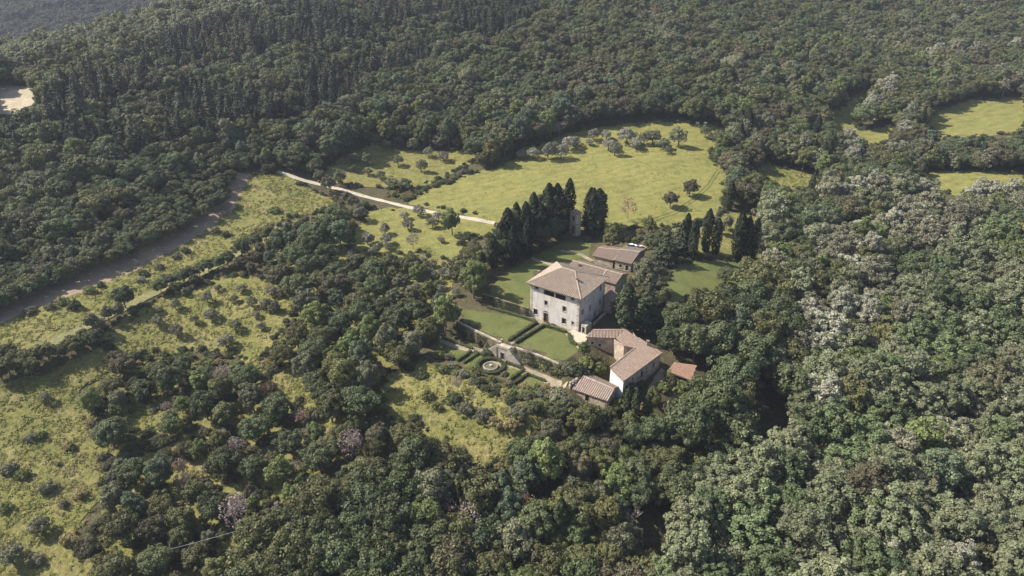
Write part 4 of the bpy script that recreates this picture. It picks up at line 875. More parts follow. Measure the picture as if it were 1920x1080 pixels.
# ------------------------------------------------------------------ vegetation: the woods, zone by zone (outlines of the canopy in photo pixels)
ZONES = [
 ('on the sunlit ridge', [(-80,40),(350,-80),(640,-80),(560,12),(350,62),(240,122),(110,168),(60,215),(-80,225)], {'broadleaf': .75, 'oak': .25}, (.7, 1.35), {'broadleaf': (.1, .15, .05, 0, 0, .7), 'oak': (0, .75, .25, 0)}),
 ('on the dark conifer hillside', [(60,150),(200,100),(420,30),(520,-40),(1060,-60),(1000,40),(940,80),(820,100),(640,205),(430,245),(280,285),(100,262),(-60,300),(-60,215),(20,205)], {'pine': .8, 'oak': .2}, (.65, 1.32), {'pine': (.62, .24, .14), 'oak': (.5, .2, .2, .1)}),
 ('above the dirt bank', [(-80,215),(100,262),(280,285),(430,245),(480,230),(540,330),(450,335),(350,430),(-80,600)], {'oak': .70, 'broadleaf': .28, 'thin': .02}, (.55, 1.15), {'oak': (.4, .25, .3, .05), 'broadleaf': (.25, .4, .05, 0, .15, .15)}),
 ('behind the upper olive grove', [(430,245),(640,205),(820,100),(980,130),(1010,300),(700,270),(540,340),(480,330)], {'broadleaf': .5, 'oak': .5}, (.65, 1.3), {'oak': (.45, .25, .25, .05), 'broadleaf': (.3, .25, .15, .03, .27)}),
 ('above the meadow', [(820,100),(940,80),(1000,40),(1060,-60),(1390,-60),(1400,240),(1120,260),(980,285)], {'oak': .66, 'broadleaf': .31, 'thin': .03}, (.65, 1.38), {'oak': (.3, .35, .2, .15), 'broadleaf': (.15, .4, .1, .03, .17, .15)}),
 ('above the right meadows', [(1380,-60),(2000,-60),(2000,180),(1740,200),(1560,230),(1400,240)], {'oak': .57, 'broadleaf': .38, 'poplar': .02, 'thin': .03}, (.75, 1.4), {'oak': (.28, .37, .2, .15), 'broadleaf': (.2, .48, .2, .02, .1), 'poplar': (.4, .6, 0)}),
 ('between the right meadows', [(1310,235),(1560,215),(1600,165),(1770,130),(1770,262),(2000,250),(2000,345),(1760,352),(1560,370),(1350,410)], {'broadleaf': .44, 'oak': .42, 'poplar': .06, 'cypress': .08}, (.7, 1.3), {'oak': (.5, .2, .2, .1), 'broadleaf': (.15, .4, .15, .1, .2), 'poplar': (.05, .4, .55)}),
 ('right of the side lawn', [(1350,405),(1560,345),(2000,335),(2000,420),(1760,480),(1690,700),(1500,720),(1460,560),(1425,480)], {'poplar': .46, 'broadleaf': .36, 'oak': .18}, (.7, 1.5), {'poplar': (.22, .5, .28), 'oak': (.4, .25, .3, .05), 'broadleaf': (.2, .3, .1, .02, .13, .25)}),
 ('right of the farmhouse', [(1240,640),(1262,572),(1420,500),(1470,560),(1500,720),(1490,830),(1290,830),(1250,760)], {'oak': .85, 'broadleaf': .15}, (1.15, 1.6), {'oak': (.5, .15, .35, 0), 'broadleaf': (.2, .4, 0, .1, .3)}),
 ('in the lower right wood', [(1690,700),(1760,480),(2000,400),(2000,1200),(1200,1200),(1290,980),(1350,860),(1490,830),(1500,720)], {'locust': .74, 'poplar': .10, 'broadleaf': .13, 'thin': .03}, (.8, 1.65), {'locust': (.40, .40, .07, .13), 'poplar': (.12, .22, .66), 'broadleaf': (.3, .3, .2, .1, .1)}),
 ('below the garden', [(430,1200),(480,1010),(640,880),(840,855),(940,870),(1040,760),(1160,760),(1290,830),(1350,860),(1290,980),(1200,1200)], {'oak': .60, 'broadleaf': .30, 'thin': .07, 'cypress': .03}, (.5, 1.3), {'oak': (.25, .42, .25, .08), 'broadleaf': (.34, .26, .15, .03, .22)}),
 ('left of the garden', [(455,430),(600,400),(690,372),(664,480),(850,470),(930,470),(870,560),(830,640),(720,690),(690,780),(640,880),(590,780),(520,690),(560,600),(525,500)], {'oak': .38, 'broadleaf': .25, 'olive': .30, 'shrub': .07}, (.5, 1.1), {'oak': (.35, .35, .25, .05), 'broadleaf': (.3, .3, .1, .02, .28), 'olive': (.4, .4, .2)}),
 ('beside the lower field', [(140,1200),(195,900),(150,760),(220,690),(330,660),(520,690),(600,790),(640,880),(480,1010),(430,1200)], {'oak': .30, 'broadleaf': .16, 'shrub': .25, 'thin': .13, 'olive': .16}, (.42, .95), {'oak': (.2, .5, .22, .08), 'shrub': (.3, .3, .2, .2), 'broadleaf': (.35, .25, .3, .05, .05), 'olive': (.6, .3, .1)}),
]
DEFAULT = ('at the edge of the fields', None, {'oak': .5, 'shrub': .5}, (.6, .95), {})
zi_all = ZONES+[DEFAULT]
MAXR = 6.3
rs = np.random.RandomState(11)
NC = 90000
depth = 85+(760-85)*rs.rand(NC)**1.15; lat = (rs.rand(NC)*2-1)*(depth*0.78+25)
CX, CY = lat, depth; CZ = ground_z(CX, CY)
kinds_l = list(NAMES); kidx = {k: i for i, k in enumerate(kinds_l)}
# which zone, by where a 9 m crown would show
pu, pv, pd = project(CX, CY, CZ+5.5)
zone = np.full(NC, len(ZONES))
for i in range(len(ZONES)-1, -1, -1): zone[in_poly(ZONES[i][1], pu, pv)] = i
kk = np.zeros(NC, int); scl = np.zeros(NC); ton = np.zeros(NC, int)
def stands(sel, p, s, seed, soft):
    v_ = vnoise(CX[sel], CY[sel], s, seed)+soft*rs.normal(0, 1, len(sel)); q_ = np.argsort(np.argsort(v_))/max(1, len(sel))
    return np.minimum(np.searchsorted(np.cumsum(p), q_, side='right'), len(p)-1)
for i, z_ in enumerate(zi_all):
    # species and tints gather in stands rather than tree by tree
    sel = np.nonzero(zone == i)[0]; ks = list(z_[2]); far_ = i in (0, 1, 4, 5); kk[sel] = np.array([kidx[k] for k in ks])[stands(sel, [z_[2][k] for k in ks], 24 if far_ else 15, 30+i, .22)]
    q_ = np.clip(.5+vnoise(CX[sel], CY[sel], 17, 60+i)*.7+rs.normal(0, .27, len(sel)), 0, 1); scl[sel] = z_[3][0]+(z_[3][1]-z_[3][0])*q_
    for k in ks:
        s2 = sel[kk[sel] == kidx[k]]; pr = z_[4].get(k) or [1/len(TONES[k])]*len(TONES[k]); pr = np.array(pr)/sum(pr)
        if len(s2): ton[s2] = stands(s2, pr, 30 if far_ else 14, 90+i, .25)
UF = [tuple(at(u_, v_))[:2] for u_, v_ in OPEN['upper_field'][1:]]; edge = poly_dist(UF, CX, CY) < 22
scl[edge] *= .68
RAD = np.array([KIND[k]['r'] for k in kinds_l]); HGT = np.array([KIND[k]['h'] for k in kinds_l])
rad = RAD[kk]*scl; hgt = HGT[kk]*scl
# keep the open ground open: neither the foot nor the middle of the crown may show over it
fu, fv, _ = project(CX, CY, CZ); mu, mv, _ = project(CX, CY, CZ+hgt*.5); tu, tv_, _ = project(CX, CY, CZ+hgt*.85)
hu, hv, _ = project(CX, CY, CZ+hgt); wpx = .7*rad*F_PX/pd
GAPS = [[(1385,800),(1440,735),(1492,770),(1490,845),(1400,872)], [(1175,1005),(1215,955),(1292,960),(1265,1060),(1190,1075)], [(1000,985),(1040,960),(1060,1010),(1015,1040)], [(1268,395),(1428,395),(1428,492),(1268,484)]]   # dark hollows between the crowns
ok = (mu > -260) & (mu < 2180) & (mv > -150) & (mv < 1330)
for px in list(OPEN_W.values())+KEEPOUT:
    for a_, b_ in ((fu, fv), (mu, mv), (hu, hv), (mu-wpx, mv), (mu+wpx, mv)): ok &= ~in_poly(px, a_, b_)
for px in GAPS:
    for a_, b_ in ((fu, fv), (mu, mv)): ok &= ~in_poly(px, a_, b_)
for px in KEEPOUT+[[(1238,668),(1328,668),(1325,742),(1240,748)]]:
    for a_ in (tu, mu-wpx*.8, mu+wpx*.8): ok &= ~in_poly(px, a_, tv_ if a_ is tu else mv)
ROADS = [([(520,322),(605,347),(712,376),(850,406),(935,421)], 9)]
for pl_, wd_ in ROADS:
    for (x0, y0), (x1, y1) in zip(pl_[:-1], pl_[1:]):
        for a_, b_ in ((fu, fv), (mu, mv)):
            t_ = np.clip(((a_-x0)*(x1-x0)+(b_-y0)*(y1-y0))/((x1-x0)**2+(y1-y0)**2), 0, 1); ok &= np.hypot(a_-x0-t_*(x1-x0), b_-y0-t_*(y1-y0)) > wd_
ok &= CY < 720
grid = {}; accepted = []
def fits(x, y, r, f=.62):
    cx, cy = int(x//5), int(y//5)
    for i in (-2, -1, 0, 1, 2):
        for j in (-2, -1, 0, 1, 2):
            for (a, b, q_) in grid.get((cx+i, cy+j), ()):
                if (a-x)**2+(b-y)**2 < (f*(q_+r))**2: return False
    return True
def occupy(x, y, r): grid.setdefault((int(x//5), int(y//5)), []).append((x, y, r))

# hand placed trees: kind, photo pixel of the crown's middle, size, tone, label
HAND = []
def H(kind, u, v, s, tone, label, sz=None, foot=False, group=None): HAND.append((kind, u, v, s, tone, label, sz or s, foot, group))
H('broadleaf', 848, 420, 1.0, 0, 'lone round green tree in the olive field below the gravel track')
H('thin', 775, 452, .95, 0, 'dark grey thinly leaved tree at the foot of the olive field')
H('broadleaf', 888, 528, 1.25, 0, 'big bright green tree left of the back lawn by the ivy wall')
H('broadleaf', 835, 590, 1.15, 0, 'broad green tree at the left end of the terrace')
H('broadleaf', 772, 648, .8, 1, 'round light green tree left of the clipped garden hedges')
H('broadleaf', 1148, 448, 1.05, 2, 'yellowish green tree behind the outbuilding')
H('thin', 1177, 398, 1.2, 2, 'russet leafless looking tree at the near edge of the meadow')
H('broadleaf', 1215, 425, .8, 2, 'small yellow green tree between the meadow and the dark conifers')
H('cedar', 1246, 458, 1.2, 0, 'big dark cedar right of the parked cars')
H('cedar', 1272, 442, 1.1, 0, 'tall dark cedar at the left end of the cypress row')
H('broadleaf', 1208, 518, 1.3, 1, 'grey green tree hiding the right end of the villa wing')
H('cypress', 1171, 578, 2.0, 1, 'stout cypress at the shaded right side of the villa', 1.3)
H('cedar', 1214, 570, 1.3, 0, 'broad dark cedar behind the farmhouse chimney')
H('oak', 1262, 640, 1.0, 0, 'dark oak close behind the farmhouse ridge')
H('oak', 1360, 520, .75, 0, 'small dark oak standing on the side lawn')
for i, (u, v, s) in enumerate([(1283,440,.95),(1297,452,.95),(1322,436,1.05),(1340,447,.9),(1380,448,1.2),(1394,452,1.1),(1410,452,1.0)]):
    H('cypress', u, v, s*1.3, 0, 'dark cypress in the row above the side lawn, %s from the left' % ords[i], s*1.28, False, 'cypress row above the side lawn')
for i, (u, v, s) in enumerate([(905,488,.7),(925,470,.85),(940,450,1.0),(952,430,1.05),(968,425,1.1),(985,420,1.15),(1000,412,1.15),(1012,425,1.1),(1028,398,1.3),(1043,396,1.3),(1049,402,1.2),(1066,372,1.1),(1105,402,1.15),(1110,396,1.2),(1121,396,1.15),(962,455,.9),(990,445,.95)]):
    H('cypress', u, v+R.uniform(-5, 9), s*R.uniform(1.2, 1.9), 0, 'dark cypress of the dense group left of the back lawn, %s along it' % (ords+['eighth','ninth','tenth','eleventh','twelfth','thirteenth','fourteenth','fifteenth','sixteenth','seventeenth'])[i] if i < 12 or i > 14 else 'dark cypress right of the cream gate tower, %s of three' % ords[i-12], s*R.uniform(.95, 1.4), False, 'cypress group by the gate tower')
for i, (u, v) in enumerate([(930,470),(950,465),(972,455),(1010,445),(1030,432),(1042,425),(1110,420)]):
    H('oak', u, v, 1.0, 0, 'dark bushy oak under the cypress group, %s from the left' % ords[i], None, False, 'oaks under the cypresses')
for i, (u, v, s) in enumerate([(958,432,1.0),(996,418,1.15),(1018,408,1.1),(1034,402,1.2),(1114,408,1.05),(940,458,.9),(928,462,.8)]):
    H('oak', u, v, s*.85, 0, 'tall dark round-topped tree among the cypresses, %s from the left' % ords[i], s*1.5, False, 'dark trees among the cypresses')
H('oak', 1292, 356, .75, 3, 'lone brownish oak in the right part of the meadow'); H('oak', 1256, 378, .7, 3, 'lone brownish oak at the lower edge of the meadow')
for i, (u, v, s) in enumerate([(703,263,1.0),(725,273,1.0),(748,262,1.0),(775,273,1.2),(822,268,1.3),(860,268,1.2),(803,287,.9),(832,293,1.1),(747,302,1.1),(667,295,1.1),(690,300,1.1),(690,322,.8),(715,328,.9),(790,313,1.1),(663,313,.9),(736,345,1.2),(760,345,1.2),(640,335,1.2),(620,348,1.3),(600,330,1.1)]):
    row = 'top' if v < 280 else 'middle' if v < 310 else 'lower'; H('olive', u, v, s*1.25, 2 if u < 800 else 0, '@olive in the upper grove|%s row' % row, None, False, 'olive trees of the upper grove')
for i, (u, v, s) in enumerate([(977,290,.9),(998,288,1.2),(1027,287,1.4),(1052,287,1.3),(1038,275,1.0),(1065,272,1.3),(1075,266,1.2),(1112,255,1.1),(1137,253,1.2),(1140,272,1.3),(1152,282,1.2),(1175,255,1.7),(1192,270,1.3),(1223,258,1.7),(1243,270,1.3),(1272,262,1.7),(1252,282,.8),(1207,262,1.2),(1105,266,.8),(1322,250,1.1),(1345,258,1.5)]):
    H('olive', u, v, s*1.3, 1 if u < 1200 else 2, '@olive along the top of the meadow|%s' % ('left half' if u < 1120 else 'right half'), None, False, 'olive trees along the top of the meadow')
for i, (u, v, s) in enumerate([(690,447,1.2),(723,430,.9),(726,448,1.1),(728,462,.7),(758,404,.8),(765,422,1.0),(784,395,1.1),(811,418,1.0),(823,407,.9),(827,449,.6),(705,468,.9),(676,402,1.2)]):
    H('olive', u, v, s*1.2, 0 if i % 2 else 1, '@olive in the olive field below the track|%s' % ('left part' if u < 745 else 'right part'), None, False, 'olive trees of the olive field')
for i, (u, v, s) in enumerate([(297,602,1.2),(330,573,1.0),(335,622,1.2),(367,600,.9),(397,590,1.3),(390,560,1.1),(443,610,1.2),(425,640,1.4),(490,610,.9),(473,567,1.1),(500,573,1.2),(515,577,1.1),(440,560,.9),(533,547,1.1),(455,540,1.0),(410,540,.8),(510,545,1.2),(300,580,.7),(350,548,.8),(480,590,.8)]):
    H('olive', u, v, s*.85, 0 if i % 3 else 2, '@olive in the middle field|%s' % ('left part' if u < 400 else 'right part'), None, False, 'olive trees of the middle field')
for i, (u, v, s) in enumerate([(303,540,.75),(320,528,.7),(340,522,.7),(358,515,.75),(375,508,.75),(392,500,.75),(410,495,.75),(428,488,.8),(333,540,.6),(368,526,.6)]):
    H('oak', u, v, s*.72, 0 if i % 2 else 2, '@dark bushy oak in the hedge row along the grass track', None, False, 'hedge row along the grass track')
for i, (u, v, s) in enumerate([(236,562,1.0),(205,590,.65),(175,605,.75),(225,585,.6),(190,612,.6),(20,690,.8),(45,680,.8),(70,672,.75),(92,662,.7),(60,690,.7),(15,665,.7),(5,700,.8),(135,640,.5),(160,630,.5)]):
    H('oak' if i in (0,) or i > 4 else 'broadleaf', u, v, s*.8, 0 if i == 0 else 1, '@bushy tree in the hedge below the grass track|%s' % ('left end' if u < 110 else 'right end') if i else 'round dark oak beside the grass track, alone', None, False, 'hedge below the grass track')
for i, (u, v, s) in enumerate([(425,440,.5),(405,432,.6),(455,470,.9),(480,455,.8),(500,440,.8),(460,445,.5),(350,470,.55),(330,480,.5),(215,475,.6),(85,520,.4),(55,583,.6),(118,565,.6),(140,572,.7),(95,575,.5),(170,545,.6),(270,512,.6),(265,525,.5),(515,393,.7),(190,535,.45),(300,500,.5)]):
    H('shrub' if i not in (2, 3, 4, 8) else 'oak', u, v, s*1.7 if i not in (2, 3, 4, 8) else s*.8, i % 3, '@shrub in the upper field beside the dirt bank|%s' % ('left part' if u < 220 else 'right part'), None, False, 'shrubs of the upper field')
for i, (u, v, s) in enumerate([(85,745,.9),(75,815,1.0),(55,820,.9),(130,835,1.0),(20,880,1.2),(45,890,1.0),(90,915,1.1),(150,925,1.0),(80,985,1.3),(25,1040,1.6),(70,1050,1.0),(130,1010,1.2),(120,945,.7),(10,950,.9),(110,870,.5)]):
    H('olive' if i in (0, 9, 8) else 'shrub', u, v, s*.9, (1, 2, 1, 3)[i % 4] if i not in (0, 9, 8) else 2, '@shrub in the lower field|%s' % ('upper end' if v < 850 else 'middle' if v < 960 else 'bottom end'), None, False, 'shrubs of the lower field')
H('broadleaf', 343, 762, .55, 0, 'small round fresh green tree amid the lower left brush', .5)
H('thin', 992, 664, .62, 1, 'lilac leaved small tree right of the grotto stair'); H('thin', 858, 720, .62, 1, 'lilac grey small tree in the garden meadow')
H('dead', 1178, 968, 1.0, 0, 'bleached dead tree standing in the bottom wood'); H('thin', 445, 968, 1.25, 1, 'large lilac grey bare tree at the bottom left'); H('thin', 660, 835, 1.1, 1, 'lilac grey bare tree above the overhead wire')
H('thin', 1420, 728, .6, 2, 'russet red small tree at the shaded edge of the big oaks'); H('broadleaf', 1085, 880, .95, 3, 'russet tree on the upper edge of the bottom wood')
H('thin', 1375, 870, .8, 2, 'dry brown thin tree at the top of the lower right wood')
for i, (u, v, s) in enumerate([(1540,625,1.55),(1600,590,1.4),(1590,515,1.45),(1560,450,1.3),(1600,440,1.25),(1530,660,1.2)]):
    H('poplar', u, v, s*1.1, 0, 'huge ash grey poplar in the pale belt, %s from the bottom' % ('second', 'third', 'fourth', 'fifth', 'sixth', 'first')[i], s*.85, False, 'huge ash grey poplars')
for i, (u, v, s) in enumerate([(1590,290,1.0),(1640,205,1.0),(1660,185,1.0),(1625,200,.8),(1700,220,.8),(1690,250,.8),(1745,110,.8),(1880,100,.8),(1860,108,.7),(1395,182,.7),(1690,360,1.0),(1720,358,.9),(1850,372,.9),(1885,368,.9),(1575,372,1.1),(1600,365,1.2),(1625,360,1.1),(1650,355,1.0),(1665,365,1.0),(1735,362,.9),(1810,378,1.0),(1830,368,.9),(1595,310,.9),(1588,270,.8),(1650,170,.9),(1668,165,.8),(1735,118,.9),(1755,105,.8),(1895,95,.8)]):
    H('poplar', u, v, s*(1.32 if v < 340 else 1.12), 0, '@silvery poplar among the right meadows|%s' % ('upper part' if v < 215 else 'lower part'), None, False, 'silvery poplars of the right meadows')
for i, (u, v, k_, s, t_) in enumerate([(965,655,'shrub',.9,1),(915,660,'shrub',1.0,0),(1095,655,'broadleaf',.45,0),(1080,690,'shrub',1.5,0),(1065,690,'shrub',1.3,1),(1100,680,'shrub',1.2,2),(1120,690,'shrub',1.3,2),(1130,680,'shrub',1.1,0),(1045,690,'shrub',.9,2),(1030,684,'shrub',.9,0),(1010,678,'shrub',.7,2),(990,672,'shrub',.8,1),(1000,680,'shrub',.7,0),(1022,686,'shrub',.8,2),(1036,692,'shrub',.8,1),(1050,698,'shrub',.9,0),(915,648,'shrub',.7,1),(900,640,'shrub',.8,0),(885,632,'shrub',.7,2),(872,625,'shrub',.8,0),(930,652,'shrub',.6,2),(945,700,'shrub',.6,1),(880,690,'shrub',.8,2),(895,698,'shrub',.6,1),(960,735,'shrub',.8,2),(985,742,'shrub',.7,1),(930,728,'shrub',.8,0),(842,668,'shrub',.8,1),(825,665,'shrub',.9,2),(830,690,'shrub',1.0,2),(850,685,'shrub',.9,1),(870,700,'shrub',1.0,1),(900,715,'shrub',1.0,0),(850,745,'shrub',1.3,0),(875,765,'shrub',1.3,1),(905,775,'shrub',1.3,1),(930,790,'shrub',1.2,3),(960,795,'shrub',1.2,3),(800,740,'shrub',1.0,2),(820,760,'shrub',.9,2),(970,770,'shrub',1.2,1),(1000,760,'shrub',1.2,0),(1045,745,'shrub',1.6,1),(1062,760,'broadleaf',.6,1),(1085,775,'oak',.6,0),(1015,735,'shrub',.8,1),(790,700,'shrub',1.0,0),(1255,700,'shrub',1.0,2),(1275,722,'shrub',1.3,2),(1262,715,'shrub',1.2,0),(1240,725,'shrub',1.0,2),(1225,745,'broadleaf',.55,2),(1185,735,'oak',.5,0),(1200,720,'shrub',1.0,0),(1250,770,'thin',.6,2),(1285,750,'broadleaf',.5,2),(1300,735,'shrub',1.5,0),(1085,768,'oak',.55,1),(1108,775,'oak',.5,0),(1128,780,'broadleaf',.5,1),(1146,776,'oak',.5,1),(1160,758,'shrub',1.4,2),(1098,785,'shrub',1.3,1),(1120,795,'oak',.6,0),(1350,430,'broadleaf',.5,1),(1362,420,'broadleaf',.6,1),(1340,412,'shrub',1.3,1),(1310,415,'shrub',1.2,0),(1175,750,'cypress',.75,1),(1190,760,'cypress',.8,1),(1210,765,'cypress',.75,1)]):
    H(k_, u, v, s, t_, '@%s by the garden and farm|%s' % ({'shrub': 'shrub', 'broadleaf': 'small tree', 'oak': 'dark bushy oak', 'thin': 'thin dry tree', 'cypress': 'cypress'}[k_], 'fountain side' if u < 960 else 'terrace foot' if u < 1055 and v < 700 else 'below the shed' if v > 735 else 'farm side'), None, False, 'shrubs and small trees of the garden and farm')
for i, (u, v, s) in enumerate([(1750,820,1.1),(1782,842,1.2),(1722,832,1.0),(1640,820,1.1),(1664,842,1.1),(1842,790,1.2),(1872,770,1.1),(1812,832,1.0),(1822,960,1.1),(1792,990,1.1),(1560,1040,1.2),(1602,1030,1.2),(1642,1052,1.2),(1580,1008,1.0),(1352,1060,1.2),(1722,1000,1.0),(1882,962,1.1),(1852,1002,1.1),(1772,1062,1.2),(1850,880,1.0),(1900,850,1.1),(1690,800,.9)]):
    H('poplar', u, v, s, 0 if i % 3 == 0 else 2, '@poplar in the lower right wood|%s' % ('upper part' if v < 900 else 'lower part'), None, False, 'pale poplars of the lower right wood')
planned = []
for kind, u, v, s, tone, label, sz, foot, grp in HAND:
    p_ = at(u, v); h = KIND[kind]['h']*sz
    for _ in range(4):
        dist = (p_-Vector((0, 0, H_CAM))).length; p_ = at(u, v+.5*h*.86*F_PX/dist)
    planned.append(dict(kind=kind, x=p_.x, y=p_.y, z=p_.z, s=s, sz=sz, tone=tone, label=label, grp=grp, u=u, v=v, hand=True)); occupy(p_.x, p_.y, KIND[kind]['r']*s*.9)
order = np.nonzero(ok)[0]
# big trees first, then fill in
order = order[np.argsort(-rad[order]+rs.rand(len(order))*2.2)]
for i in order:
    if fits(CX[i], CY[i], rad[i], (1.0 if zone[i] == 12 else .90 if zone[i] in (11, 13) else .60) if CY[i] < 330 else .56): occupy(CX[i], CY[i], rad[i]); accepted.append(i)
acc = np.array(accepted)
size_px = rad[acc]/pd[acc]
inframe = (mu[acc] > -15) & (mu[acc] < 1935) & (tv_[acc] > -5) & (fv[acc] < 1120)
QUOTA = 296
stuff = {}
for k in kinds_l:
    sel = np.nonzero(kk[acc] == kidx[k])[0]; nh = sum(1 for p_ in planned if p_['kind'] == k)
    vis = sel[inframe[sel]]; vis = vis[np.argsort(-size_px[vis])][:max(0, QUOTA-nh)]; vs = set(vis.tolist())
    for a_ in vis:
        i = acc[a_]; planned.append(dict(kind=k, x=CX[i], y=CY[i], z=CZ[i], s=scl[i], sz=scl[i]*R.uniform(.88, 1.12), tone=int(ton[i]), label=None, grp=None, u=mu[i], v=mv[i], zone=int(zone[i]), hand=False))
    stuff[k] = [acc[a_] for a_ in sel if a_ not in vs]
# ------------------------------------------------------------------ labels: kind, tone, wood, place in that wood, then order among the few left alike
ORD = ['first', 'second', 'third', 'fourth', 'fifth', 'sixth', 'seventh', 'eighth', 'ninth', 'tenth', 'eleventh', 'twelfth', 'thirteenth', 'fourteenth', 'fifteenth', 'sixteenth', 'seventeenth', 'eighteenth', 'nineteenth', 'twentieth', 'twenty-first', 'twenty-second', 'twenty-third', 'twenty-fourth']
NUM = ['', 'one', 'two', 'three', 'four', 'five', 'six', 'seven', 'eight', 'nine', 'ten', 'eleven', 'twelve', 'thirteen', 'fourteen', 'fifteen', 'sixteen', 'seventeen', 'eighteen', 'nineteen', 'twenty', 'twenty-one', 'twenty-two', 'twenty-three', 'twenty-four']
keyed = {}
for p_ in planned:
    if p_['label'] is None:
        z_ = zi_all[p_['zone']]; mem = [q_ for q_ in planned if not q_['hand'] and q_['zone'] == p_['zone']] if 'box' not in keyed.setdefault(('box', p_['zone']), {}) else None
        bx = keyed[('box', p_['zone'])]
        if mem is not None: us = sorted(q_['u'] for q_ in mem); vs_ = sorted(q_['v'] for q_ in mem); bx['box'] = (us[0], us[-1]+1, vs_[0], vs_[-1]+1)
        u0, u1, v0, v1 = bx['box']; nc, nr_ = 5, 5
        cu = int((p_['u']-u0)/(u1-u0)*nc); cv = int((p_['v']-v0)/(v1-v0)*nr_)
        place = ['top', 'upper', 'middle', 'lower', 'bottom'][cv]+' '+['far left', 'left', 'centre', 'right', 'far right'][cu]
        p_['stem'] = '%s %s %s %s, %s' % ('tall' if p_['sz'] > sum(z_[3])/2 else 'short', TONES[p_['kind']][p_['tone']][0], NAMES[p_['kind']][1], z_[0], place)
    elif p_['label'].startswith('@'):
        a_, _, b_ = p_['label'][1:].partition('|'); p_['stem'] = '%s %s%s' % (TONES[p_['kind']][p_['tone']][0] if not a_.startswith(('dark', 'silvery', 'thin')) else '', a_, ', '+b_ if b_ else ''); p_['stem'] = p_['stem'].strip()
    else: p_['stem'] = None; continue
    keyed.setdefault(('stem', p_['stem']), []).append(p_)
for k_, mem in keyed.items():
    if k_[0] != 'stem': continue
    mem.sort(key=lambda q_: q_['u'])
    for i, p_ in enumerate(mem):
        n_ = len(mem)
        sfx = '' if n_ == 1 else ', left one' if n_ == 2 and i == 0 else ', right one' if n_ == 2 else ', %s of %s' % (ORD[i], NUM[n_]) if n_ <= 24 else ''
        p_['label'] = p_['stem']+sfx
for p_ in planned:
    vr = R.randrange(60); c_ = TONES[p_['kind']][p_['tone']][1]
    plant(p_['kind'], p_['x'], p_['y'], p_['z'], p_['s'], p_['sz'], R.uniform(0, 6.28), vr, c_, p_['label'], group=p_['grp'])

# ------------------------------------------------------------------ the rest of each wood: one mass per kind, standing behind and between the trees above
def gn_scatter(name, pts, protos, kind='stuff', label=None):
    """pts: rows x, y, z, rot, scale, index into protos"""
    pts = np.array(pts, float); me = bpy.data.meshes.new(name); n_ = len(pts); me.vertices.add(n_); me.vertices.foreach_set('co', pts[:, :3].astype(np.float32).ravel())
    for nm, col, ty in (('spin', 3, 'FLOAT'), ('size', 4, 'FLOAT'), ('pick', 5, 'INT')):
        at_ = me.attributes.new(nm, ty, 'POINT'); at_.data.foreach_set('value', pts[:, col].astype(np.int32 if ty == 'INT' else np.float32))
    o = bpy.data.objects.new(name, me); C.objects.link(o); tag(o, label, None, None, kind)
    ng = bpy.data.node_groups.new(name, 'GeometryNodeTree'); ng.interface.new_socket('Geometry', in_out='INPUT', socket_type='NodeSocketGeometry'); ng.interface.new_socket('Geometry', in_out='OUTPUT', socket_type='NodeSocketGeometry')
    gi = ng.nodes.new('NodeGroupInput'); go = ng.nodes.new('NodeGroupOutput'); jn = ng.nodes.new('GeometryNodeJoinGeometry')
    def attr(nm, ty): a = ng.nodes.new('GeometryNodeInputNamedAttribute'); a.data_type = ty; a.inputs['Name'].default_value = nm; return a.outputs['Attribute']
    cx = ng.nodes.new('ShaderNodeCombineXYZ'); ng.links.new(attr('spin', 'FLOAT'), cx.inputs['Z']); pk = attr('pick', 'INT'); sz_ = attr('size', 'FLOAT')
    for i, pr in enumerate(protos):
        oi = ng.nodes.new('GeometryNodeObjectInfo'); oi.transform_space = 'ORIGINAL'; oi.inputs['Object'].default_value = pr; oi.inputs['As Instance'].default_value = True
        cm = ng.nodes.new('FunctionNodeCompare'); cm.data_type = 'INT'; cm.operation = 'EQUAL'; ng.links.new(pk, cm.inputs[2]); cm.inputs[3].default_value = i
        ip = ng.nodes.new('GeometryNodeInstanceOnPoints'); ng.links.new(gi.outputs[0], ip.inputs['Points']); ng.links.new(cm.outputs[0], ip.inputs['Selection']); ng.links.new(oi.outputs['Geometry'], ip.inputs['Instance'])
        ng.links.new(cx.outputs[0], ip.inputs['Rotation']); ng.links.new(sz_, ip.inputs['Scale']); ng.links.new(ip.outputs[0], jn.inputs[0])
    ng.links.new(jn.outputs[0], go.inputs[0]); md = o.modifiers.new('scatter', 'NODES'); md.node_group = ng
    return o
# one crown of every tone and variant, taken from the trees planted above
CR = {}
for o in C.objects:
    if o.type == 'MESH' and (o.name.split('.')[0] in ('crown', 'shrub')):
        for k in KIND:
            if o.data in [c_ for c_ in KIND[k]['crowns'] if c_ is not None]:
                tn = min(range(len(TONES[k])), key=lambda j: sum((TONES[k][j][1][q_]-o.color[q_])**2 for q_ in range(3)))
                CR.setdefault(k, {}).setdefault(tn, {}).setdefault(o.data.name, o)
MASS = {'oak': 'oak_forest', 'broadleaf': 'broadleaf_forest', 'locust': 'locust_forest', 'pine': 'pine_forest', 'shrub': 'shrubbery', 'poplar': 'poplar_forest', 'olive': 'olive_thicket_vegetation', 'cypress': 'cypress_forest', 'thin': 'thin_forest'}
for k, ids in stuff.items():
    if not ids or k not in CR: continue
    for tn in sorted(set(int(ton[i]) for i in ids)):
        protos = list(CR[k].get(tn, next(iter(CR[k].values()))).values())
        rows = [(CX[i], CY[i], CZ[i]-.1, R.uniform(0, 6.28), scl[i], R.randrange(len(protos))) for i in ids if int(ton[i]) == tn]
        o = gn_scatter(MASS[k], rows, protos); o.color = (*TONES[k][tn][1], 1)
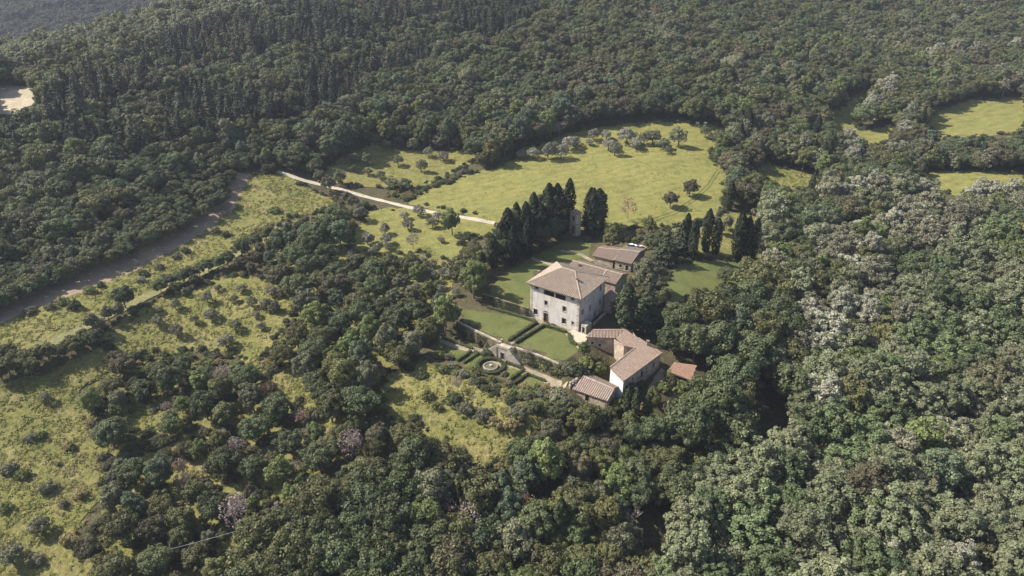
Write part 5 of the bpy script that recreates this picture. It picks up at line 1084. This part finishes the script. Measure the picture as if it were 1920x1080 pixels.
# the far hills beyond the ridge
ND = 70000; X = rs.uniform(-1500, 1100, ND); Y = rs.uniform(600, 1750, ND); Z = ground_z(X, Y); u, v, _ = project(X, Y, Z+4); kp = (u > -150) & (u < 900) & (v > -120) & (v < 330) & (Y > 640)
X, Y, Z = X[kp], Y[kp], Z[kp]; protos = [o for tn in (0, 2) if tn in CR['oak'] for o in list(CR['oak'][tn].values())[:3]]
o = gn_scatter('far_forest', [(a, b, c_, R.uniform(0, 6.28), R.uniform(1.1, 1.8), R.randrange(len(protos))) for a, b, c_ in zip(X, Y, Z)], protos); o.color = (.06, .064, .042, 1)

# ------------------------------------------------------------------ clipped hedges
def hedge(P, width, height, label, dens=26, color=(.085, .10, .042), group='clipped garden hedges', closed=False):
    rs_ = np.random.RandomState(len(bpy.data.objects)); V_ = []; N_ = []; core = MB(); P = P+[P[0]] if closed else P
    for a, b in zip(P[:-1], P[1:]):
        d = b-a; d.z = 0; L = d.length; d.normalize(); nn = Vector((-d.y, d.x, 0)); z = min(a.z, b.z)
        core.box((a+b)/2, d, nn, L/2, width/2-.12, z-.15, z+height-.12)
        n_ = int(L*(width+2*height)*dens); s_ = rs_.rand(n_)*L; q = rs_.rand(n_)*(width+2*height); wob = rs_.normal(0, .07, n_)+.09*np.sin(s_*1.7)+.06*np.sin(s_*4.1+1)
        off = np.where(q < height, -width/2, np.where(q > height+width, width/2, q-height-width/2)); hh = np.where(q < height, q, np.where(q > height+width, q-height-width, height))
        out = np.where(q < height, -1, np.where(q > height+width, 1, 0))
        pp = np.array(a)[None]+np.outer(s_, d)+np.outer(off+out*wob, nn); pp[:, 2] = z+hh+np.where(out == 0, wob, 0)
        V_.append(pp); N_.append(np.outer(out, nn)+np.outer(out == 0, (0, 0, 1))+rs_.normal(0, .6, (n_, 3)))
    Pq = np.concatenate(V_); VV, FF = quads(Pq, np.concatenate(N_), .14, rs_)
    base = P[0]; core.v = [(p_[0]-base.x, p_[1]-base.y, p_[2]-base.z) for p_ in core.v]; nb = len(VV); vv = np.concatenate([VV-np.array(base), np.array(core.v)]); ff = np.concatenate([FF, np.array(core.f)+nb])
    o = bpy.data.objects.new('hedge', np_mesh('hedge', vv, ff, [M['leaf']])); C.objects.link(o); o.location = base; o.color = (*color, 1); tag(o, label, 'hedge', group); return o
z0 = lambda *px: [onz(u, v, 0) for u, v in px]
z4 = lambda *px: [onz(u, v, -4) for u, v in px]
hedge(z0((1006,605.5),(954,640.5)), .9, .9, 'clipped hedge on the left of the narrow path between the lawns')
hedge(z0((1020,611),(966,644)), .9, .9, 'clipped hedge on the right of the narrow path between the lawns')
hedge(z0((913,577),(960,590),(1004,604)), 1.0, .8, 'clipped hedge along the upper edge of the left lawn')
hedge(z0((1022,611.5),(1062,624.5)), 1.0, 1.0, 'clipped hedge between the villa forecourt and the right lawn')
hedge(z0((1067,628),(1070,641),(1081,648)), .9, .9, 'clipped hedge at the right end of the right lawn')
hedge(z4((828,634),(858,645),(886,655)), .8, .8, 'long low hedge along the upper side of the gravel walk'); hedge(z4((884,660),(857,678)), .8, .8, 'short hedge left of the parterre path'); hedge(z4((896,664),(869,682)), .8, .8, 'short hedge right of the parterre path')
hedge(z4((890,661),(915,672),(928,677)), .8, .8, 'low hedge between the parterre and the gravel walk'); hedge(z4((948,681),(982,693)), .8, .8, 'low hedge on the walk side of the fountain square')
hedge(z4((981,695),(956,713)), .8, .8, 'hedge right of the fountain square'); hedge(z4((991,702),(962,722)), .8, .8, 'outer hedge right of the fountain square'); hedge(z4((903,703),(930,713),(955,724)), .8, .8, 'low hedge on the meadow side of the fountain square')
hedge(z4((992,704),(1022,716)), .8, .7, 'low hedge continuing along the gravel walk towards the farm'); hedge(z4((962,726),(1002,742)), .8, .7, 'low hedge at the bottom edge of the garden')
hedge([Vector((fc.x+3.9*math.cos(k*math.pi/8), fc.y+3.9*math.sin(k*math.pi/8), fc.z)) for k in range(16)], 1.0, .9, 'clipped hedge ring round the stone fountain', closed=True)
def ivy(a_, b_, th, h, zb, off, dens, cut):
    """ivy leaves clinging to the outer face of a wall"""
    d_ = (b_-a_); d_.z = 0; L_ = d_.length; d_.normalize(); nn = Vector((d_.y, -d_.x, 0)); rs_ = np.random.RandomState(int(L_*7)); n_ = int(L_*h*dens); s_ = rs_.rand(n_)*L_; hh = rs_.rand(n_)**.8*h
    cov = np.sin(s_*.7)+np.sin(s_*1.9+1)+rs_.normal(0, .6, n_)-(hh/h-.6) > cut
    pp = np.array(a_)+np.outer(s_, d_)+np.outer(off+rs_.rand(n_)*.25, nn); pp[:, 2] = zb+hh; pp = pp[cov]
    VV, FF = quads(pp, np.array(nn)[None]+rs_.normal(0, .5, (len(pp), 3))+np.array([0, 0, .3]), .15, rs_)
    iv = bpy.data.objects.new('ivy', np_mesh('ivy', VV, FF, [M['leaf']])); C.objects.link(iv); iv.color = (.06, .075, .033, 1); hang(iv, th); iv['kind'] = 'stuff'
a_, b_, gth = GW; ivy(a_, b_, gth, 3.2, 0, .34, 38, -.9)
ivy(wall_line[0], wall_line[1], RW1, 4.2, -4.1, .72, 26, -.5); ivy(wall_line[1], sL, RW1, 4.1, -4.1, .72, 26, -.1); ivy(sR+wdir*3, wall_line[4], RW2, 4.3, -4.1, .72, 30, -.9); ivy(wall_line[4], wall_line[5], RW2, 4.3, -4.1, .72, 30, -.8)

# ------------------------------------------------------------------ rough grass of the fields, one mass
def tuft(name, seed, n_=16, r=.46, h=.2):
    rs_ = np.random.RandomState(seed); a = rs_.rand(n_)*6.28; d = rs_.rand(n_)**.6*r; P = np.stack([np.cos(a)*d, np.sin(a)*d, rs_.rand(n_)*h*.6+.08], 1); Nn = np.stack([np.cos(a)*.7, np.sin(a)*.7, np.full(n_, 1.3)], 1)+rs_.normal(0, .4, (n_, 3))
    V_, F_ = quads(P, Nn, .17, rs_); return V_, F_
def grass_mat():
    m, t, b = mat('grass_blades', .8); p = N(t, 'ShaderNodeObjectInfo'); loc = p.outputs['Location']
    c1 = ramp(t, noise(t, loc, .075, 5, .65), [(.32, (.165, .185, .055)), (.5, (.205, .208, .068)), (.62, (.255, .23, .105)), (.75, (.135, .165, .055))])
    c2 = ramp(t, p.outputs['Random'], [(0, (.7, .72, .7)), (1, (1.3, 1.25, 1.2))]); c = mix(t, c1, c2, 1.0, 'MULTIPLY')
    t.links.new(c, b.inputs['Base Color']); tr = N(t, 'ShaderNodeBsdfTranslucent'); t.links.new(c, tr.inputs['Color']); mx = N(t, 'ShaderNodeMixShader'); mx.inputs[0].default_value = .3
    t.links.new(b.outputs[0], mx.inputs[1]); t.links.new(tr.outputs[0], mx.inputs[2]); t.links.new(mx.outputs[0], t.nodes['Material Output'].inputs['Surface']); return m
GM = grass_mat()
rows = []
DENS = {'upper_field': .9, 'middle_field': .8, 'lower_field': 1.1, 'garden_meadow': .95, 'olive_grove_grass': .5, 'yellow_gap': 1.3, 'brush_gap': 1.3, 'olive_field': .25, 'meadow': .22, 'lower_meadow': .8, 'brush': .8, 'right_meadow': .1, 'small_meadow': .2}
for nm, dn in DENS.items():
    W_ = [at(u, v) for u, v in (OPEN[nm] if nm in OPEN else ZONES[12][1][1:]+[(690, 780), (720, 690), (560, 600)])]; x0, x1 = min(p.x for p in W_), max(p.x for p in W_); y0, y1 = min(p.y for p in W_), max(p.y for p in W_); n_ = int((x1-x0)*(y1-y0)*dn)
    X = rs.uniform(x0-1, x1+1, n_); Y = rs.uniform(y0-1, y1+1, n_); clump = vnoise(X, Y, 5, 21)+vnoise(X, Y, 1.7, 22)*.8+rs.normal(0, .12, n_)
    Zt = ground_z(X, Y); qu, qv, _ = project(X, Y, Zt); onp = in_poly(BANK, qu, qv)
    for (x0, y0), (x1, y1) in zip(TRACK[:-1], TRACK[1:]):
        t_ = np.clip(((qu-x0)*(x1-x0)+(qv-y0)*(y1-y0))/((x1-x0)**2+(y1-y0)**2), 0, 1); onp |= np.hypot(qu-x0-t_*(x1-x0), qv-y0-t_*(y1-y0)) < 6
    kp = ~onp & in_poly(W_, X, Y) & (clump > (-.25 if dn > .6 else .05)); X, Y = X[kp], Y[kp]; Z = ground_z(X, Y)+.1
    s_ = rs.uniform(.7, 1.7, len(X))*(1 if dn > .6 else .55)
    rows += list(zip(X, Y, Z, rs.rand(len(X))*6.28, s_, rs.randint(0, 3, len(X))))
RW = np.array(rows)
# scrub along the margins of the open ground
sb = []; dk = [o for tn in CR['shrub'] for o in CR['shrub'][tn].values()]
for nm in ('meadow', 'olive_field', 'olive_grove_grass', 'right_meadow', 'small_meadow', 'lower_meadow', 'far_right_meadow', 'garden_meadow', 'middle_field', 'upper_field', 'side_lawn'):
    W_ = [at(u, v) for u, v in OPEN[nm]]
    for p0, p1 in zip(W_, W_[1:]+W_[:1]):
        L_ = (p1-p0).length
        if L_ < 1 or L_ > 150: continue
        nrm = Vector((-(p1-p0).y, (p1-p0).x, 0)).normalized()
        for k in range(int(L_/1.3)):
            q_ = p0.lerp(p1, R.random())+nrm*R.gauss(0, 1.1); qu, qv, _ = project(np.array([q_.x]), np.array([q_.y]), np.array([gz(q_.x, q_.y)]))
            if any(in_poly(px, qu, qv)[0] for px in KEEPOUT+[BANK]): continue
            if any(abs(qv[0]-np.interp(qu[0], [p_[0] for p_ in tr], [p_[1] for p_ in tr])) < 9 and tr[0][0] < qu[0] < tr[-1][0] for tr in (TRACK, ROADS[0][0])): continue
            sb.append((q_.x, q_.y, gz(q_.x, q_.y)-.1, R.uniform(0, 6.28), R.uniform(.2, .75), R.randrange(len(dk))))
o = gn_scatter('margin_undergrowth', sb, dk)
# low tangled scrub between the trees of the brush
BZ = [tuple(at(u_, v_))[:2] for u_, v_ in [(165,1075),(205,925),(165,740),(225,700),(470,690),(520,655),(555,600),(640,600),(700,690),(690,775),(640,860),(560,905),(470,1000),(430,1075)]]
x0, x1 = min(p_[0] for p_ in BZ), max(p_[0] for p_ in BZ); y0, y1 = min(p_[1] for p_ in BZ), max(p_[1] for p_ in BZ); n_ = int((x1-x0)*(y1-y0)*.22); X = rs.uniform(x0, x1, n_); Y = rs.uniform(y0, y1, n_)
kp = in_poly(BZ, X, Y) & (vnoise(X, Y, 9, 44)+vnoise(X, Y, 3, 45)*.7 > -.05); X, Y = X[kp], Y[kp]
for part_, col_ in ((0, (.10, .11, .05)), (1, (.125, .115, .075))):
    o2 = gn_scatter('brush_undergrowth', [(x_, y_, gz(x_, y_)-.1, R.uniform(0, 6.28), R.uniform(.25, .95), R.randrange(len(dk))) for x_, y_ in zip(X[part_::2], Y[part_::2])], dk); o2.color = (*col_, 1); o.color = (.085, .10, .05, 1)
# real tufts in one mesh instanced from three small clumps standing in the field itself
cl = []
for k in range(3):
    o = bpy.data.objects.new('grass_clump', np_mesh('grass_clump', *tuft('t', 70+k), [GM])); C.objects.link(o); p_ = at(*((60, 640), (95, 770), (360, 640))[k]); o.location = (p_.x, p_.y, p_.z+.1); o.scale = (1.6,)*3
    tag(o, 'low clump of rough grass in the %s' % ('upper field near the grass track', 'lower field at its upper end', 'middle field near its lower edge')[k], 'grass clump', 'grass clumps'); cl.append(o)
gn_scatter('rough_grass', RW, cl)
print('TREES', len(planned), {k: sum(1 for p_ in planned if p_['kind'] == k) for k in kinds_l}, {k: len(v_) for k, v_ in stuff.items()}, 'tufts', len(RW))

# ------------------------------------------------------------------ the air of the valley
mb = MB(); mb.box((0, 1115), (1, 0), (0, 1), 1760, 1135, float(GZ.min())-1.5, max(float(GZ.max()), 115)+25)
hz = mb.build('haze', []); tag(hz, kind='stuff'); hm = bpy.data.materials.new('valley_haze'); hm.use_nodes = True; t = hm.node_tree
t.nodes.remove(t.nodes['Principled BSDF']); pv_ = t.nodes.new('ShaderNodeVolumePrincipled'); pv_.inputs['Color'].default_value = (.72, .8, 1.0, 1); pv_.inputs['Density'].default_value = .00012; pv_.inputs['Anisotropy'].default_value = .2
t.links.new(pv_.outputs[0], t.nodes['Material Output'].inputs['Volume']); hz.data.materials.append(hm)
